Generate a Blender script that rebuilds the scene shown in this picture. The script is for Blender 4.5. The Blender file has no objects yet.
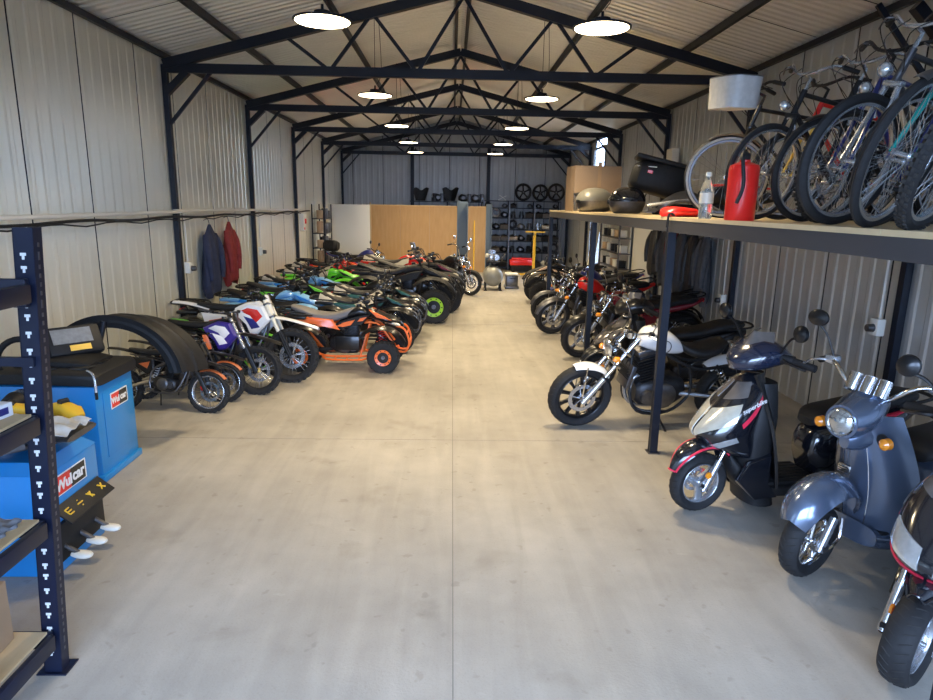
import bpy, bmesh, math, random
from mathutils import Matrix, Vector
random.seed(7)
C = bpy.context.scene.collection
R = math.radians
PI = math.pi

# ------------------------------------------------------------ camera
cam = bpy.data.cameras.new('camera'); camo = bpy.data.objects.new('camera', cam); C.objects.link(camo)
cam.sensor_fit = 'HORIZONTAL'; cam.sensor_width = 36.0; cam.lens = 642.3 / 933 * 36.0
cam.clip_start = 0.05; cam.clip_end = 500
_pi, _ya, _ro = .2225, .0254, .018
camo.matrix_world = Matrix.Translation((-.121, 0, 2.254)) @ Matrix.Rotation(-_ya, 4, 'Z') @ \
    Matrix.Rotation(PI / 2 - _pi, 4, 'X') @ Matrix.Rotation(_ro, 4, 'Z')
bpy.context.scene.camera = camo

# ------------------------------------------------------------ world and exposure
w = bpy.data.worlds.new('sky'); bpy.context.scene.world = w; w.use_nodes = True
bg = w.node_tree.nodes['Background']
bg.inputs[0].default_value = (.46, .64, 1, 1); bg.inputs[1].default_value = 20.0
vs = bpy.context.scene.view_settings
vs.view_transform = 'Standard'; vs.look = 'None'; vs.exposure = 0.0; vs.gamma = 1.0; vs.use_curve_mapping = False
LAMP_STRENGTH = 12.0
LAMP_WATTS = 63.0
LAMP_COLOR = (1.0, .80, .50)
# daylight portal in the open vehicle door behind the camera
pl = bpy.data.lights.new('door_daylight', 'AREA'); pl.shape = 'RECTANGLE'; pl.size = 4.6; pl.size_y = 3.4
pl.cycles.is_portal = True
plo = bpy.data.objects.new('door_daylight', pl); C.objects.link(plo)
plo.location = (0, -1.42, 1.72); plo.rotation_euler = (R(90), 0, 0)

# ------------------------------------------------------------ materials
def mat(name, col, rough=.5, metal=0., noise=0., nscale=8., bump=0., bscale=40., coat=0., emit=0., trans=0., alpha=1., ior=None, spec=None):
    m = bpy.data.materials.new(name); m.use_nodes = True
    nt = m.node_tree; b = nt.nodes['Principled BSDF']
    b.inputs['Base Color'].default_value = (*col, 1); b.inputs['Roughness'].default_value = rough
    b.inputs['Metallic'].default_value = metal
    if coat: b.inputs['Coat Weight'].default_value = coat; b.inputs['Coat Roughness'].default_value = .08
    if trans: b.inputs['Transmission Weight'].default_value = trans
    if ior: b.inputs['IOR'].default_value = ior
    if spec is not None: b.inputs['Specular IOR Level'].default_value = spec
    if alpha < 1: b.inputs['Alpha'].default_value = alpha
    if emit: b.inputs['Emission Color'].default_value = (*col, 1); b.inputs['Emission Strength'].default_value = emit
    if noise or bump:
        tc = nt.nodes.new('ShaderNodeTexCoord')
        n = nt.nodes.new('ShaderNodeTexNoise'); n.inputs['Scale'].default_value = nscale; n.inputs['Detail'].default_value = 5
        nt.links.new(tc.outputs['Object'], n.inputs['Vector'])
        if noise:
            mx = nt.nodes.new('ShaderNodeMix'); mx.data_type = 'RGBA'
            mx.inputs[6].default_value = (*[c * (1 - noise) for c in col], 1)
            mx.inputs[7].default_value = (*[min(1, c * (1 + noise) + noise * .03) for c in col], 1)
            nt.links.new(n.outputs['Fac'], mx.inputs[0]); nt.links.new(mx.outputs[2], b.inputs['Base Color'])
        if bump:
            n2 = nt.nodes.new('ShaderNodeTexNoise'); n2.inputs['Scale'].default_value = bscale
            nt.links.new(tc.outputs['Object'], n2.inputs['Vector'])
            bp = nt.nodes.new('ShaderNodeBump'); bp.inputs['Strength'].default_value = bump; bp.inputs['Distance'].default_value = .01
            nt.links.new(n2.outputs['Fac'], bp.inputs['Height']); nt.links.new(bp.outputs[0], b.inputs['Normal'])
    return m

M = {}
def D(key, *a, **k): M[key] = mat(key, *a, **k)
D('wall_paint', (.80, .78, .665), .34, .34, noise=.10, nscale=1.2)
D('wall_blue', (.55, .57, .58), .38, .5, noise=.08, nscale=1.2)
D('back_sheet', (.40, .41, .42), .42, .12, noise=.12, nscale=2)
D('roof_sheet', (.80, .79, .76), .4, .45, noise=.1, nscale=1.5)
D('steel', (.006, .009, .018), .45, spec=.35)
D('beam_grey', (.05, .052, .06), .45)
D('rack', (.005, .008, .022), .4, spec=.35)
D('rubber', (.013, .013, .014), .7, noise=.25, nscale=30, spec=.3)
D('tread', (.022, .021, .02), .8, noise=.3, nscale=25, spec=.3)
D('seamgrey', (.20, .19, .165), .8)
D('sealant', (.02, .022, .028), .6)
D('black', (.008, .008, .009), .3, coat=.25, spec=.35)
D('matblack', (.012, .012, .013), .55, noise=.2, nscale=20, spec=.28)
D('gloss', (.008, .009, .013), .16, coat=1.)
D('navy', (.012, .018, .04), .18, coat=1.)
D('seat', (.013, .013, .014), .5, bump=.15, bscale=300, spec=.35)
D('seatgrey', (.16, .15, .145), .55, bump=.15, bscale=200)
D('chrome', (.75, .76, .78), .14, 1.)
D('alu', (.55, .55, .56), .35, 1.)
D('darkalu', (.14, .14, .15), .4, .9, noise=.3, nscale=20)
D('engine', (.035, .035, .038), .4, .7, noise=.5, nscale=14)
D('silver', (.5, .52, .55), .25, .8)
D('white', (.78, .79, .8), .22, coat=.8)
D('cream', (.72, .68, .56), .35, noise=.06)
D('whitewall', (.38, .36, .32), .7, noise=.3)
D('red', (.62, .025, .02), .25, coat=.7)
D('darkred', (.16, .008, .018), .25, coat=.8)
D('stripe', (.72, .03, .07), .3)
D('orange', (.85, .16, .025), .35, coat=.3)
D('yellow', (.85, .5, .03), .45)
D('green', (.14, .62, .03), .35, coat=.3)
D('blue', (.03, .25, .75), .35, coat=.3)
D('lightblue', (.18, .42, .75), .35, coat=.3)
D('deepblue', (.012, .02, .16), .3, coat=.6)
D('purple', (.035, .02, .22), .35)
D('burnt', (.50, .115, .03), .4, coat=.2)
D('lime', (.30, .58, .03), .4)
D('comp_grey', (.26, .26, .235), .35, .2, noise=.15)
D('teal', (.01, .085, .08), .35, coat=.3)
D('tealbike', (.0, .25, .22), .25, coat=.6)
D('tan', (.6, .42, .28), .5)
D('retro', (.13, .17, .25), .22, .6, coat=1.)
D('cover', (.36, .345, .31), .55, noise=.15, bump=.5, bscale=22)
D('machine', (.015, .24, .62), .33, noise=.06, nscale=3, coat=.2)
D('liftblue', (.12, .16, .2), .45)
D('glass', (.9, .9, .85), .08, trans=.9, ior=1.45)
D('lens', (.62, .60, .50), .14, .35, noise=.25, nscale=18, coat=1.)
D('lensround', (.42, .43, .42), .08, .75, coat=1., noise=.5, nscale=30)
D('lensclear', (.6, .62, .62), .1, .6, coat=1., noise=.2, nscale=40)
D('amber', (.9, .3, .02), .2, coat=.8)
D('smoke', (.10, .09, .085), .15, coat=1., noise=.4, nscale=12)
D('tapebrown', (.50, .33, .18), .7, noise=.06)
D('cardboard', (.42, .29, .18), .75, noise=.08)
D('paleboard', (.72, .66, .50), .6, noise=.05, nscale=4)
D('offwhite', (.78, .76, .68), .6)
D('deckwood', (.62, .49, .29), .6, noise=.12, nscale=9)
D('shelfwood', (.55, .40, .22), .65, noise=.12, nscale=9)
D('jacketblue', (.012, .02, .06), .75, noise=.5, nscale=12)
D('jacketred', (.22, .015, .015), .75, noise=.4, nscale=12)
D('jacketblack', (.018, .018, .02), .38, noise=.5, nscale=14, bump=.4, bscale=25)
D('jacketgrey', (.08, .08, .085), .75, noise=.5, nscale=14)
D('foam', (.16, .17, .19), .9)
D('cable', (.75, .73, .66), .5)
D('slotlight', (.62, .63, .62), .6)
D('screen', (.22, .23, .24), .2, noise=.3, nscale=30)
D('bag', (.6, .6, .58), .3, noise=.3, nscale=18, bump=.6, bscale=30)
D('bottleplastic', (.85, .92, .9), .1, trans=.85, ior=1.3)
D('olivegrey', (.17, .165, .14), .35, noise=.1)
D('tank_beige', (.46, .45, .38), .4, noise=.1)
D('paper', (.8, .82, .85), .6)
D('redbright', (.8, .02, .015), .3, coat=.3)
D('gold', (.7, .5, .12), .35, .6)
D('basket', (.45, .44, .42), .5, noise=.2, nscale=30)
D('decalwhite', (.85, .85, .85), .4)
D('outside', (.14, .135, .13), .8)
D('windowframe', (.25, .26, .27), .5)
m = mat('lamp_glow', (1, .92, .78), .5, emit=1.0); M['lamp_glow'] = m
m.node_tree.nodes['Principled BSDF'].inputs['Emission Color'].default_value = (*LAMP_COLOR, 1)
m.node_tree.nodes['Principled BSDF'].inputs['Emission Strength'].default_value = LAMP_STRENGTH

def wood_mat():
    m = mat('osb_board', (.6, .4, .18), .55); nt = m.node_tree; b = nt.nodes['Principled BSDF']
    tc = nt.nodes.new('ShaderNodeTexCoord'); mp = nt.nodes.new('ShaderNodeMapping'); mp.inputs['Scale'].default_value = (2.2, 2.2, .35)
    n = nt.nodes.new('ShaderNodeTexNoise'); n.inputs['Scale'].default_value = 6; n.inputs['Detail'].default_value = 6
    r = nt.nodes.new('ShaderNodeValToRGB'); r.color_ramp.elements[0].color = (.38, .215, .08, 1); r.color_ramp.elements[1].color = (.52, .33, .15, 1)
    nt.links.new(tc.outputs['Object'], mp.inputs[0]); nt.links.new(mp.outputs[0], n.inputs['Vector']); nt.links.new(n.outputs['Fac'], r.inputs[0])
    nt.links.new(r.outputs[0], b.inputs['Base Color']); return m
M['board'] = wood_mat()

def concrete():
    m = mat('concrete', (.4, .38, .35), .55); nt = m.node_tree; b = nt.nodes['Principled BSDF']
    tc = nt.nodes.new('ShaderNodeTexCoord')
    def noise(s, d=6, v=None, dist=0.):
        n = nt.nodes.new('ShaderNodeTexNoise'); n.inputs['Scale'].default_value = s; n.inputs['Detail'].default_value = d
        n.inputs['Distortion'].default_value = dist
        nt.links.new(v or tc.outputs['Object'], n.inputs['Vector']); return n.outputs['Fac']
    def ramp(f, a, ca, bb, cb):
        r = nt.nodes.new('ShaderNodeValToRGB'); e = r.color_ramp.elements
        e[0].position = a; e[0].color = (*ca, 1); e[1].position = bb; e[1].color = (*cb, 1); nt.links.new(f, r.inputs[0]); return r.outputs[0]
    def mul(a, bb, fac=1.):
        x = nt.nodes.new('ShaderNodeMix'); x.data_type = 'RGBA'; x.blend_type = 'MULTIPLY'; x.inputs[0].default_value = fac
        nt.links.new(a, x.inputs[6]); nt.links.new(bb, x.inputs[7]); return x.outputs[2]
    base = ramp(noise(.7, 8, dist=.2), .3, (.375, .345, .292), .7, (.45, .42, .368))
    fine = ramp(noise(5, 12, dist=.15), .3, (.93, .93, .93), .7, (1.04, 1.04, 1.04))
    spot = ramp(noise(90, 3), .25, (.8, .8, .8), .45, (1, 1, 1))
    big = ramp(noise(.35, 3), .35, (.86, .86, .87), .65, (1.06, 1.05, 1.03))
    c = mul(mul(mul(base, fine), spot, .6), big)
    # scuff streaks along the aisle
    mp = nt.nodes.new('ShaderNodeMapping'); mp.inputs['Scale'].default_value = (5, .5, 1); nt.links.new(tc.outputs['Object'], mp.inputs[0])
    st = ramp(noise(1.3, 5, mp.outputs[0], .8), .35, (.9, .9, .9), .7, (1.04, 1.04, 1.04))
    c = mul(c, st)
    stain = ramp(noise(2.1, 4, dist=.3), .60, (1, 1, 1), .70, (.86, .85, .83))
    c = mul(c, stain)
    blot = ramp(noise(9, 2), .66, (1, 1, 1), .72, (.80, .79, .77)); c = mul(c, blot, .8)
    mp2 = nt.nodes.new('ShaderNodeMapping'); mp2.inputs['Scale'].default_value = (3.2, 11, 1); mp2.inputs['Rotation'].default_value = (0, 0, .4); nt.links.new(tc.outputs['Object'], mp2.inputs[0])
    scuff = ramp(noise(1.6, 3, mp2.outputs[0]), .70, (1, 1, 1), .78, (1.14, 1.14, 1.13)); c = mul(c, scuff)
    nt.links.new(c, b.inputs['Base Color'])
    rr = ramp(noise(1.1, 6), .3, (.42,) * 3, .7, (.62,) * 3); nt.links.new(rr, b.inputs['Roughness'])
    bp = nt.nodes.new('ShaderNodeBump'); bp.inputs['Strength'].default_value = .12; bp.inputs['Distance'].default_value = .01
    nt.links.new(noise(60, 6), bp.inputs['Height']); nt.links.new(bp.outputs[0], b.inputs['Normal'])
    return m
M['concrete'] = concrete()

# ------------------------------------------------------------ mesh builder
class MB:
    def __init__(s, m='black'): s.v = []; s.f = []; s.mi = []; s.mats = []; s.sm = []; s.m(m)
    def m(s, name):
        if name not in s.mats: s.mats.append(name)
        s.cur = s.mats.index(name); return s
    def add(s, vs, fs, smooth=True):
        o = len(s.v); s.v += [tuple(v) for v in vs]
        for f in fs: s.f.append([i + o for i in f]); s.mi.append(s.cur); s.sm.append(smooth)
        return s
    def box(s, c, d, rot=None, bev=0.):
        x, y, z = d[0] / 2, d[1] / 2, d[2] / 2
        if bev > 0:
            b = min(bev, x * .9, y * .9, z * .9); vs = []; 
            bm = bmesh.new(); bmesh.ops.create_cube(bm, size=1)
            for v in bm.verts: v.co = Vector((v.co.x * 2 * x, v.co.y * 2 * y, v.co.z * 2 * z))
            bmesh.ops.bevel(bm, geom=list(bm.edges), offset=b, segments=2, affect='EDGES', profile=.5)
            bm.verts.ensure_lookup_table(); bm.verts.index_update()
            vs = [v.co.copy() for v in bm.verts]; fs = [[v.index for v in f.verts] for f in bm.faces]; bm.free()
        else:
            vs = [Vector((i, j, k)) for i in (-x, x) for j in (-y, y) for k in (-z, z)]
            fs = [(0, 1, 3, 2), (4, 6, 7, 5), (0, 4, 5, 1), (2, 3, 7, 6), (0, 2, 6, 4), (1, 5, 7, 3)]
        if rot is not None: vs = [rot @ v for v in vs]
        c = Vector(c); return s.add([v + c for v in vs], fs)
    def beam(s, a, b, wd, ht, up=(0, 0, 1)):
        a = Vector(a); b = Vector(b); d = (b - a); L = d.length; d.normalize(); up = Vector(up)
        if abs(d.dot(up)) > .98: up = Vector((1, 0, 0))
        sd = d.cross(up).normalized(); u = sd.cross(d).normalized(); vs = []
        for p in (a, b):
            for i, j in ((-1, -1), (1, -1), (1, 1), (-1, 1)): vs.append(p + sd * i * wd / 2 + u * j * ht / 2)
        return s.add(vs, [(0, 1, 2, 3), (7, 6, 5, 4), (0, 4, 5, 1), (1, 5, 6, 2), (2, 6, 7, 3), (3, 7, 4, 0)])
    def rings(s, rs, cap=True, loop=False, closed=True):
        n = len(rs[0]); vs = [p for r in rs for p in r]; fs = []
        k = len(rs)
        for i in range(k if loop else k - 1):
            a = i * n; b = ((i + 1) % k) * n
            for j in range(n if closed else n - 1):
                j2 = (j + 1) % n; fs.append((a + j, a + j2, b + j2, b + j))
        if cap and not loop: fs.append(tuple(range(n))[::-1]); fs.append(tuple((k - 1) * n + j for j in range(n)))
        return s.add(vs, fs)
    def tube(s, pts, r, seg=8, closed=False, sm=0, cap=True, flat=1.):
        pts = [Vector(p) for p in pts]
        if sm: pts, r = crom(pts, r, sm, closed)
        rr = r if isinstance(r, (list, tuple)) else [r] * len(pts)
        n = len(pts); rs = []; prev = None
        for i, p in enumerate(pts):
            if closed: t = pts[(i + 1) % n] - pts[i - 1]
            else: t = pts[min(i + 1, n - 1)] - pts[max(i - 1, 0)]
            if t.length < 1e-9: t = Vector((0, 0, 1))
            t.normalize()
            if prev is None:
                u = Vector((0, 0, 1)) if abs(t.z) < .9 else Vector((1, 0, 0)); u = (u - t * u.dot(t)).normalized()
            else:
                u = prev - t * prev.dot(t); u = u.normalized() if u.length > 1e-6 else Vector((1, 0, 0))
            prev = u; w_ = t.cross(u)
            rs.append([p + (u * math.cos(2 * PI * j / seg) + w_ * math.sin(2 * PI * j / seg) * flat) * rr[i] for j in range(seg)])
        return s.rings(rs, cap=cap and not closed, loop=closed)
    def cyl(s, a, b, r, seg=16, r2=None): return s.tube([a, b], [r, r if r2 is None else r2], seg)
    def lathe(s, prof, c=(0, 0, 0), axis='y', seg=32, closed_prof=False, a0=0, a1=2 * PI):
        # prof: list (radius, height along axis)
        full = abs(a1 - a0 - 2 * PI) < 1e-6; n = seg if full else seg + 1; rs = []
        for i in range(n):
            a = a0 + (a1 - a0) * i / seg; ca, sa = math.cos(a), math.sin(a); ring = []
            for rad, h in prof:
                if axis == 'y': p = (rad * ca, h, rad * sa)
                elif axis == 'z': p = (rad * ca, rad * sa, h)
                else: p = (h, rad * ca, rad * sa)
                ring.append(Vector(p) + Vector(c))
            rs.append(ring)
        return s.rings(rs, cap=False, loop=full, closed=closed_prof)
    def loft(s, secs, seg=16, y=0., sm=0):
        # sections (x, z, halfwidth, halfheight, exponent, tilt degrees) of a body lying along x
        secs = [tuple(q) + (2.5, 0)[len(q) - 4:] if len(q) < 6 else tuple(q) for q in secs]
        if sm: secs = crom_t(secs, sm)
        rs = []
        for x, z, hw, hh, n, t in secs:
            ring = []; t = R(t)
            for j in range(seg):
                a = 2 * PI * j / seg; ca, sa = math.cos(a), math.sin(a)
                yy = hw * math.copysign(abs(ca) ** (2 / n), ca); h = hh * math.copysign(abs(sa) ** (2 / n), sa)
                ring.append(Vector((x - h * math.sin(t), y + yy, z + h * math.cos(t))))
            rs.append(ring)
        return s.rings(rs)
    def stack(s, secs, seg=20, sm=0):
        # horizontal sections (z, x centre, halflength, halfwidth, exponent) of an upright body
        if sm: secs = crom_t(secs, sm)
        rs = []
        for z, x, lx, wy, n in secs:
            rs.append([Vector((x + lx * math.copysign(abs(math.cos(a)) ** (2 / n), math.cos(a)), wy * math.copysign(abs(math.sin(a)) ** (2 / n), math.sin(a)), z)) for a in [2 * PI * j / seg for j in range(seg)]])
        return s.rings(rs)
    def plate(s, pts, y0, y1, bev=.15):
        # polygon in the xz plane between y0 and y1, softened towards y1
        cx = sum(p[0] for p in pts) / len(pts); cz = sum(p[1] for p in pts) / len(pts); n = len(pts)
        f = 1 - bev
        A = [Vector((x, y0, z)) for x, z in pts]; B = [Vector((x, y0 + (y1 - y0) * .6, z)) for x, z in pts]
        E = [Vector((cx + (x - cx) * f, y1, cz + (z - cz) * f)) for x, z in pts]
        return s.rings([A, B, E])
    def patch(s, fn, nu, nv, th=.004):
        P_ = [[Vector(fn(i / nu, j / nv)) for j in range(nv + 1)] for i in range(nu + 1)]
        def nrm(i, j):
            a = P_[min(i + 1, nu)][j] - P_[max(i - 1, 0)][j]; b = P_[i][min(j + 1, nv)] - P_[i][max(j - 1, 0)]
            q = a.cross(b); return q.normalized() if q.length > 1e-9 else Vector((0, 0, 1))
        T = [[P_[i][j] + nrm(i, j) * th for j in range(nv + 1)] for i in range(nu + 1)]
        vs = [p for r in P_ for p in r] + [p for r in T for p in r]; N = (nu + 1) * (nv + 1); k = nv + 1; fs = []
        for i in range(nu):
            for j in range(nv):
                a = i * k + j; fs.append((a, a + 1, a + k + 1, a + k)); fs.append((N + a, N + a + k, N + a + k + 1, N + a + 1))
        for i in range(nu):
            a = i * k; fs.append((a, a + k, N + a + k, N + a)); a = i * k + nv; fs.append((a, N + a, N + a + k, a + k))
        for j in range(nv):
            a = j; fs.append((a, N + a, N + a + 1, a + 1)); a = nu * k + j; fs.append((a, a + 1, N + a + 1, N + a))
        return s.add(vs, fs)
    def fender(s, c, rad, a0, a1, wd, drop=.03, th=.005, nu=14, nv=8, y=0., taper=(1, 1), rend=0.):
        def fn(u, v):
            a = R(a0 + (a1 - a0) * u); vv = v * 2 - 1; w_ = wd / 2 * (taper[0] + (1 - taper[0]) * min(1, u * 3)) * (taper[1] + (1 - taper[1]) * min(1, (1 - u) * 3))
            r = rad + rend * u - drop * abs(vv) ** 2.5
            return (c[0] + r * math.cos(a), y + vv * w_, c[1] + r * math.sin(a))
        return s.patch(fn, nu, nv, th)
    def build(s, name, parent=None, T=None, label=None, ang=38):
        me = bpy.data.meshes.new(name)
        vs = [T @ Vector(v) for v in s.v] if T is not None else s.v
        me.from_pydata(vs, [], s.f)
        for q in s.mats: me.materials.append(M[q])
        me.polygons.foreach_set('material_index', s.mi)
        bm = bmesh.new(); bm.from_mesh(me); bmesh.ops.recalc_face_normals(bm, faces=bm.faces); bm.to_mesh(me); bm.free()
        me.shade_smooth(); me.set_sharp_from_angle(angle=R(ang))
        o = bpy.data.objects.new(name, me); C.objects.link(o)
        if parent is not None: o.parent = parent
        if label: o['label'] = label
        return o

def crom(pts, r, n, closed=False):
    k = len(pts); out = []; ro = []; rr = r if isinstance(r, (list, tuple)) else [r] * k
    rng = range(k) if closed else range(k - 1)
    for i in rng:
        if closed: p0, p1, p2, p3 = pts[i - 1], pts[i], pts[(i + 1) % k], pts[(i + 2) % k]
        else: p0, p1, p2, p3 = pts[max(i - 1, 0)], pts[i], pts[i + 1], pts[min(i + 2, k - 1)]
        for j in range(n):
            t = j / n
            out.append(.5 * ((2 * p1) + (p2 - p0) * t + (2 * p0 - 5 * p1 + 4 * p2 - p3) * t * t + (3 * p1 - p0 - 3 * p2 + p3) * t ** 3))
            ro.append(rr[i] * (1 - t) + rr[(i + 1) % k] * t)
    if not closed: out.append(pts[-1]); ro.append(rr[-1])
    return out, ro
def crom_t(secs, n):
    k = len(secs); out = []
    for i in range(k - 1):
        P0, P1, P2, P3 = secs[max(i - 1, 0)], secs[i], secs[i + 1], secs[min(i + 2, k - 1)]
        for j in range(n):
            t = j / n; row = []
            for a, b, c_, d in zip(P0, P1, P2, P3):
                row.append(.5 * (2 * b + (c_ - a) * t + (2 * a - 5 * b + 4 * c_ - d) * t * t + (3 * b - a - 3 * c_ + d) * t ** 3))
            row[2] = max(row[2], .001); row[3] = max(row[3], .001); row[4] = max(1.2, row[4]) if len(row) > 4 else row[-1]
            out.append(tuple(row))
    out.append(secs[-1]); return out

def thing(name, label, cat, loc=(0, 0, 0), rz=0., group=None, lean=0., s=1., pitch=0.):
    o = bpy.data.objects.new(name, None); C.objects.link(o); o.empty_display_size = .1
    o.matrix_world = Matrix.Translation(loc) @ Matrix.Rotation(R(rz), 4, 'Z') @ Matrix.Rotation(R(lean), 4, 'X') @ Matrix.Rotation(R(pitch), 4, 'Y') @ Matrix.Scale(s, 4)
    o['label'] = label; o['category'] = cat
    if group: o['group'] = group
    return o
def tag(o, label, cat, group=None):
    o['label'] = label; o['category'] = cat
    if group: o['group'] = group
    return o
def struct(o): o['kind'] = 'structure'; return o
def text(name, body, size, parent, T, matname, depth=.002, label=None, shear=0., align='CENTER', bold=0.):
    cu = bpy.data.curves.new(name, 'FONT'); cu.body = body; cu.size = size; cu.extrude = depth; cu.shear = shear
    cu.align_x = align; cu.align_y = 'CENTER'; cu.offset = bold
    o = bpy.data.objects.new(name, cu); C.objects.link(o); cu.materials.append(M[matname])
    dg = bpy.context.evaluated_depsgraph_get(); me = bpy.data.meshes.new_from_object(o.evaluated_get(dg))
    bpy.data.objects.remove(o); me.transform(T)
    ob = bpy.data.objects.new(name, me); C.objects.link(ob)
    if parent is not None: ob.parent = parent
    if label: ob['label'] = label
    return ob
# ============================================================ the hall
W = 4.1; E0 = 4.04; RISE = 1.02; YB = 23.72; YF = -1.45; T0 = 9.36; SP = 3.5855
def roofz(x): return E0 + RISE * (1 - abs(x) / W)
mb = MB('concrete'); mb.box((0, (YB + YF) / 2, -.1), (2 * W + .2, YB - YF + .2, .2)); struct(mb.build('floor'))
mb = MB('outside'); mb.box((0, 10, -.35), (160, 160, .3)); struct(mb.build('ground'))
# joints sawn in the slab
mb = MB('seamgrey')
mb.box((-.09, (YB + YF) / 2, .0006), (.005, YB - YF - .1, .0012))
mb.build('trim_1')['kind'] = 'structure'
mb = MB('seamgrey')
for y in (5.95, 12.2, 18.4): mb.box((0, y, .0006), (2 * W - .1, .004, .0012))
mb.build('trim_2')['kind'] = 'structure'

def corr(name, mname, length, place, topfn, botfn=lambda s: 0., pitch=.21, depth=.011, seam=1.15, s0=0., flip=1):
    # trapezoid sheet: profile runs along s, extruded between bottom and top
    pts = []; s = 0.
    rib = .05; edge = .022; nxt = s0
    while s < length:
        # seam groove
        if s >= nxt - 1e-6:
            pts += [(s, 0), (s + .001, -.02), (s + .021, -.0201), (s + .022, 0)]; nxt += seam
            s += .022
        pts += [(s + .02, 0), (s + .02 + edge, depth), (s + .02 + edge + rib, depth), (s + .02 + 2 * edge + rib, 0)]
        s += pitch
    pts = [(min(a, length), d) for a, d in pts if a < length] + [(length, 0)]
    vs = []; fs = []
    for a, d in pts:
        vs.append(place(a, botfn(a), d)); vs.append(place(a, topfn(a), d))
    for i in range(len(pts) - 1): fs.append((2 * i, 2 * i + 2, 2 * i + 3, 2 * i + 1))
    dark = [i for i in range(len(pts) - 1) if pts[i][1] < -.01 or pts[i + 1][1] < -.01]
    n = len(vs)
    for a, d in pts: vs.append(place(a, botfn(a), -.06)); vs.append(place(a, topfn(a), -.06))
    for i in range(len(pts) - 1): fs.append((n + 2 * i, n + 2 * i + 1, n + 2 * i + 3, n + 2 * i + 2))
    mb = MB(mname); mb.add(vs, fs)
    me = bpy.data.meshes.new(name); me.from_pydata([tuple(v) for v in vs], [], fs); me.materials.append(M[mname]); me.materials.append(M['sealant'])
    for i in dark: me.polygons[i].material_index = 1
    o = bpy.data.objects.new(name, me); C.objects.link(o); return struct(o)
LY = YB - YF
corr('wall_left', 'wall_paint', LY, lambda s, z, d: (-W + .03 + d, YF + s, z), lambda s: E0 + .2, s0=6.15 - YF - 1.15 * 6, depth=.008)
WY0, WY1 = 18.25, 19.7
corr('wall_right', 'wall_blue', WY0 - YF, lambda s, z, d: (W - .03 - d, YF + s, z), lambda s: E0 + .2, s0=.4)
corr('wall_right', 'wall_blue', YB - WY1, lambda s, z, d: (W - .03 - d, WY1 + s, z), lambda s: E0 + .2, s0=.4)
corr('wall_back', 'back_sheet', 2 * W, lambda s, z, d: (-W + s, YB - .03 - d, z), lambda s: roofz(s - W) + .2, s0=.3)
# front wall with the vehicle door opening behind the viewer
mb = MB('wall_paint')
for x0, x1 in ((-W, -2.35), (2.35, W)): mb.box(((x0 + x1) / 2, YF, 2), (x1 - x0, .06, 4.04))
mb.box((0, YF, 4.15), (8.2, .06, 1.5 - .0)); struct(mb.build('wall_front'))
for sgn, nm in ((-1, 'ceiling'), (1, 'ceiling')):
    def pl_(s, t, d, sgn=sgn):
        x = sgn * t; return (x * 1.0, YF + s, roofz(x) + .17 - d)
    corr(nm, 'roof_sheet', LY, pl_, lambda s: W + .12, lambda s: -.01, pitch=.13, depth=.016, seam=1.14, s0=.2)
# tall bright window on the right
wi = MB('windowframe')
for y in (WY0, WY1): wi.box((W - .03, y, 1.95), (.07, .06, 3.9))
for z in (.03, 1.6, 3.9): wi.box((W - .03, (WY0 + WY1) / 2, z), (.07, WY1 - WY0, .06))
wo = struct(wi.build('window_1'))
g = MB('glass'); g.box((W - .03, (WY0 + WY1) / 2, 1.95), (.006, WY1 - WY0 - .06, 3.8)); g.build('pane', wo)

# steel frame: eave beams, purlins, trusses, columns
for x, nm in ((-W + .07, 'eave_beam'), (W - .07, 'eave_beam')):
    mb = MB('steel'); mb.beam((x, YF, E0 + .1), (x, YB - .1, E0 + .1), .05, .07); mb.build(nm)['kind'] = 'structure'
for x in (-3.08, -1.72, -.09, .09, 1.72, 3.08):
    mb = MB('steel'); mb.beam((x, YF, roofz(x) + .09), (x, YB - .1, roofz(x) + .09), .05, .09); mb.build('purlin')['kind'] = 'structure'
def truss(y, dl=0.):
    t = bpy.data.objects.new('roof_truss', None); C.objects.link(t); t['kind'] = 'structure'; t.location = (0, y, 0)
    xe = W - .08
    mb = MB('steel'); mb.beam((-xe, 0, E0 - .06), (xe, 0, E0 - .06), .07, .12); mb.build('bottom_chord', t)
    for sg in (-1, 1):
        mb = MB('steel'); mb.beam((sg * xe, 0, E0 - .02), (0, 0, E0 + RISE - .03), .1, .13); mb.build('rafter', t)
        mb = MB('steel')
        nd = [((0, E0 + RISE - .1), (.62, E0 - .05)), ((.62, E0 - .05), (1.22, E0 + .68)), ((1.22, E0 + .68), (1.8, E0 - .05)), ((1.8, E0 - .05), (2.4, E0 + .38))]
        for (xa, za), (xb, zb) in nd: mb.beam((sg * xa, 0, za), (sg * xb, 0, zb), .035, .045)
        mb.build('web', t)
        yy = dl if sg > 0 else 0.
        mb = MB('steel'); mb.beam((sg * (xe - .02), 0, E0 - .78), (sg * (xe - .62), 0, E0 - .1), .03, .045)
        mb.beam((sg * (xe), 0, E0 - .38), (sg * (xe - .3), 0, E0 - .1), .08, .09); mb.build('knee_brace', t).location.y = yy
        mb = MB('steel'); mb.box((sg * (xe + .0), 0, (E0 - .02) / 2), (.07, .075, E0 - .02)); mb.m('matblack').box((sg * (xe), 0, .006), (.2, .22, .012)); mb.build('column', t).location.y = yy
for k in (-3, -2, -1, 0, 1, 2, 3): truss(T0 + SP * k - (.38 if k == -1 else 0.), .38 if k == -1 else 0.)
truss(YB - .14)
for x in (-1.55, 1.15):
    mb = MB('steel'); mb.box((x, YB - .14, 2.2), (.12, .12, 4.2)); mb.build('back_post')['kind'] = 'structure'

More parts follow.
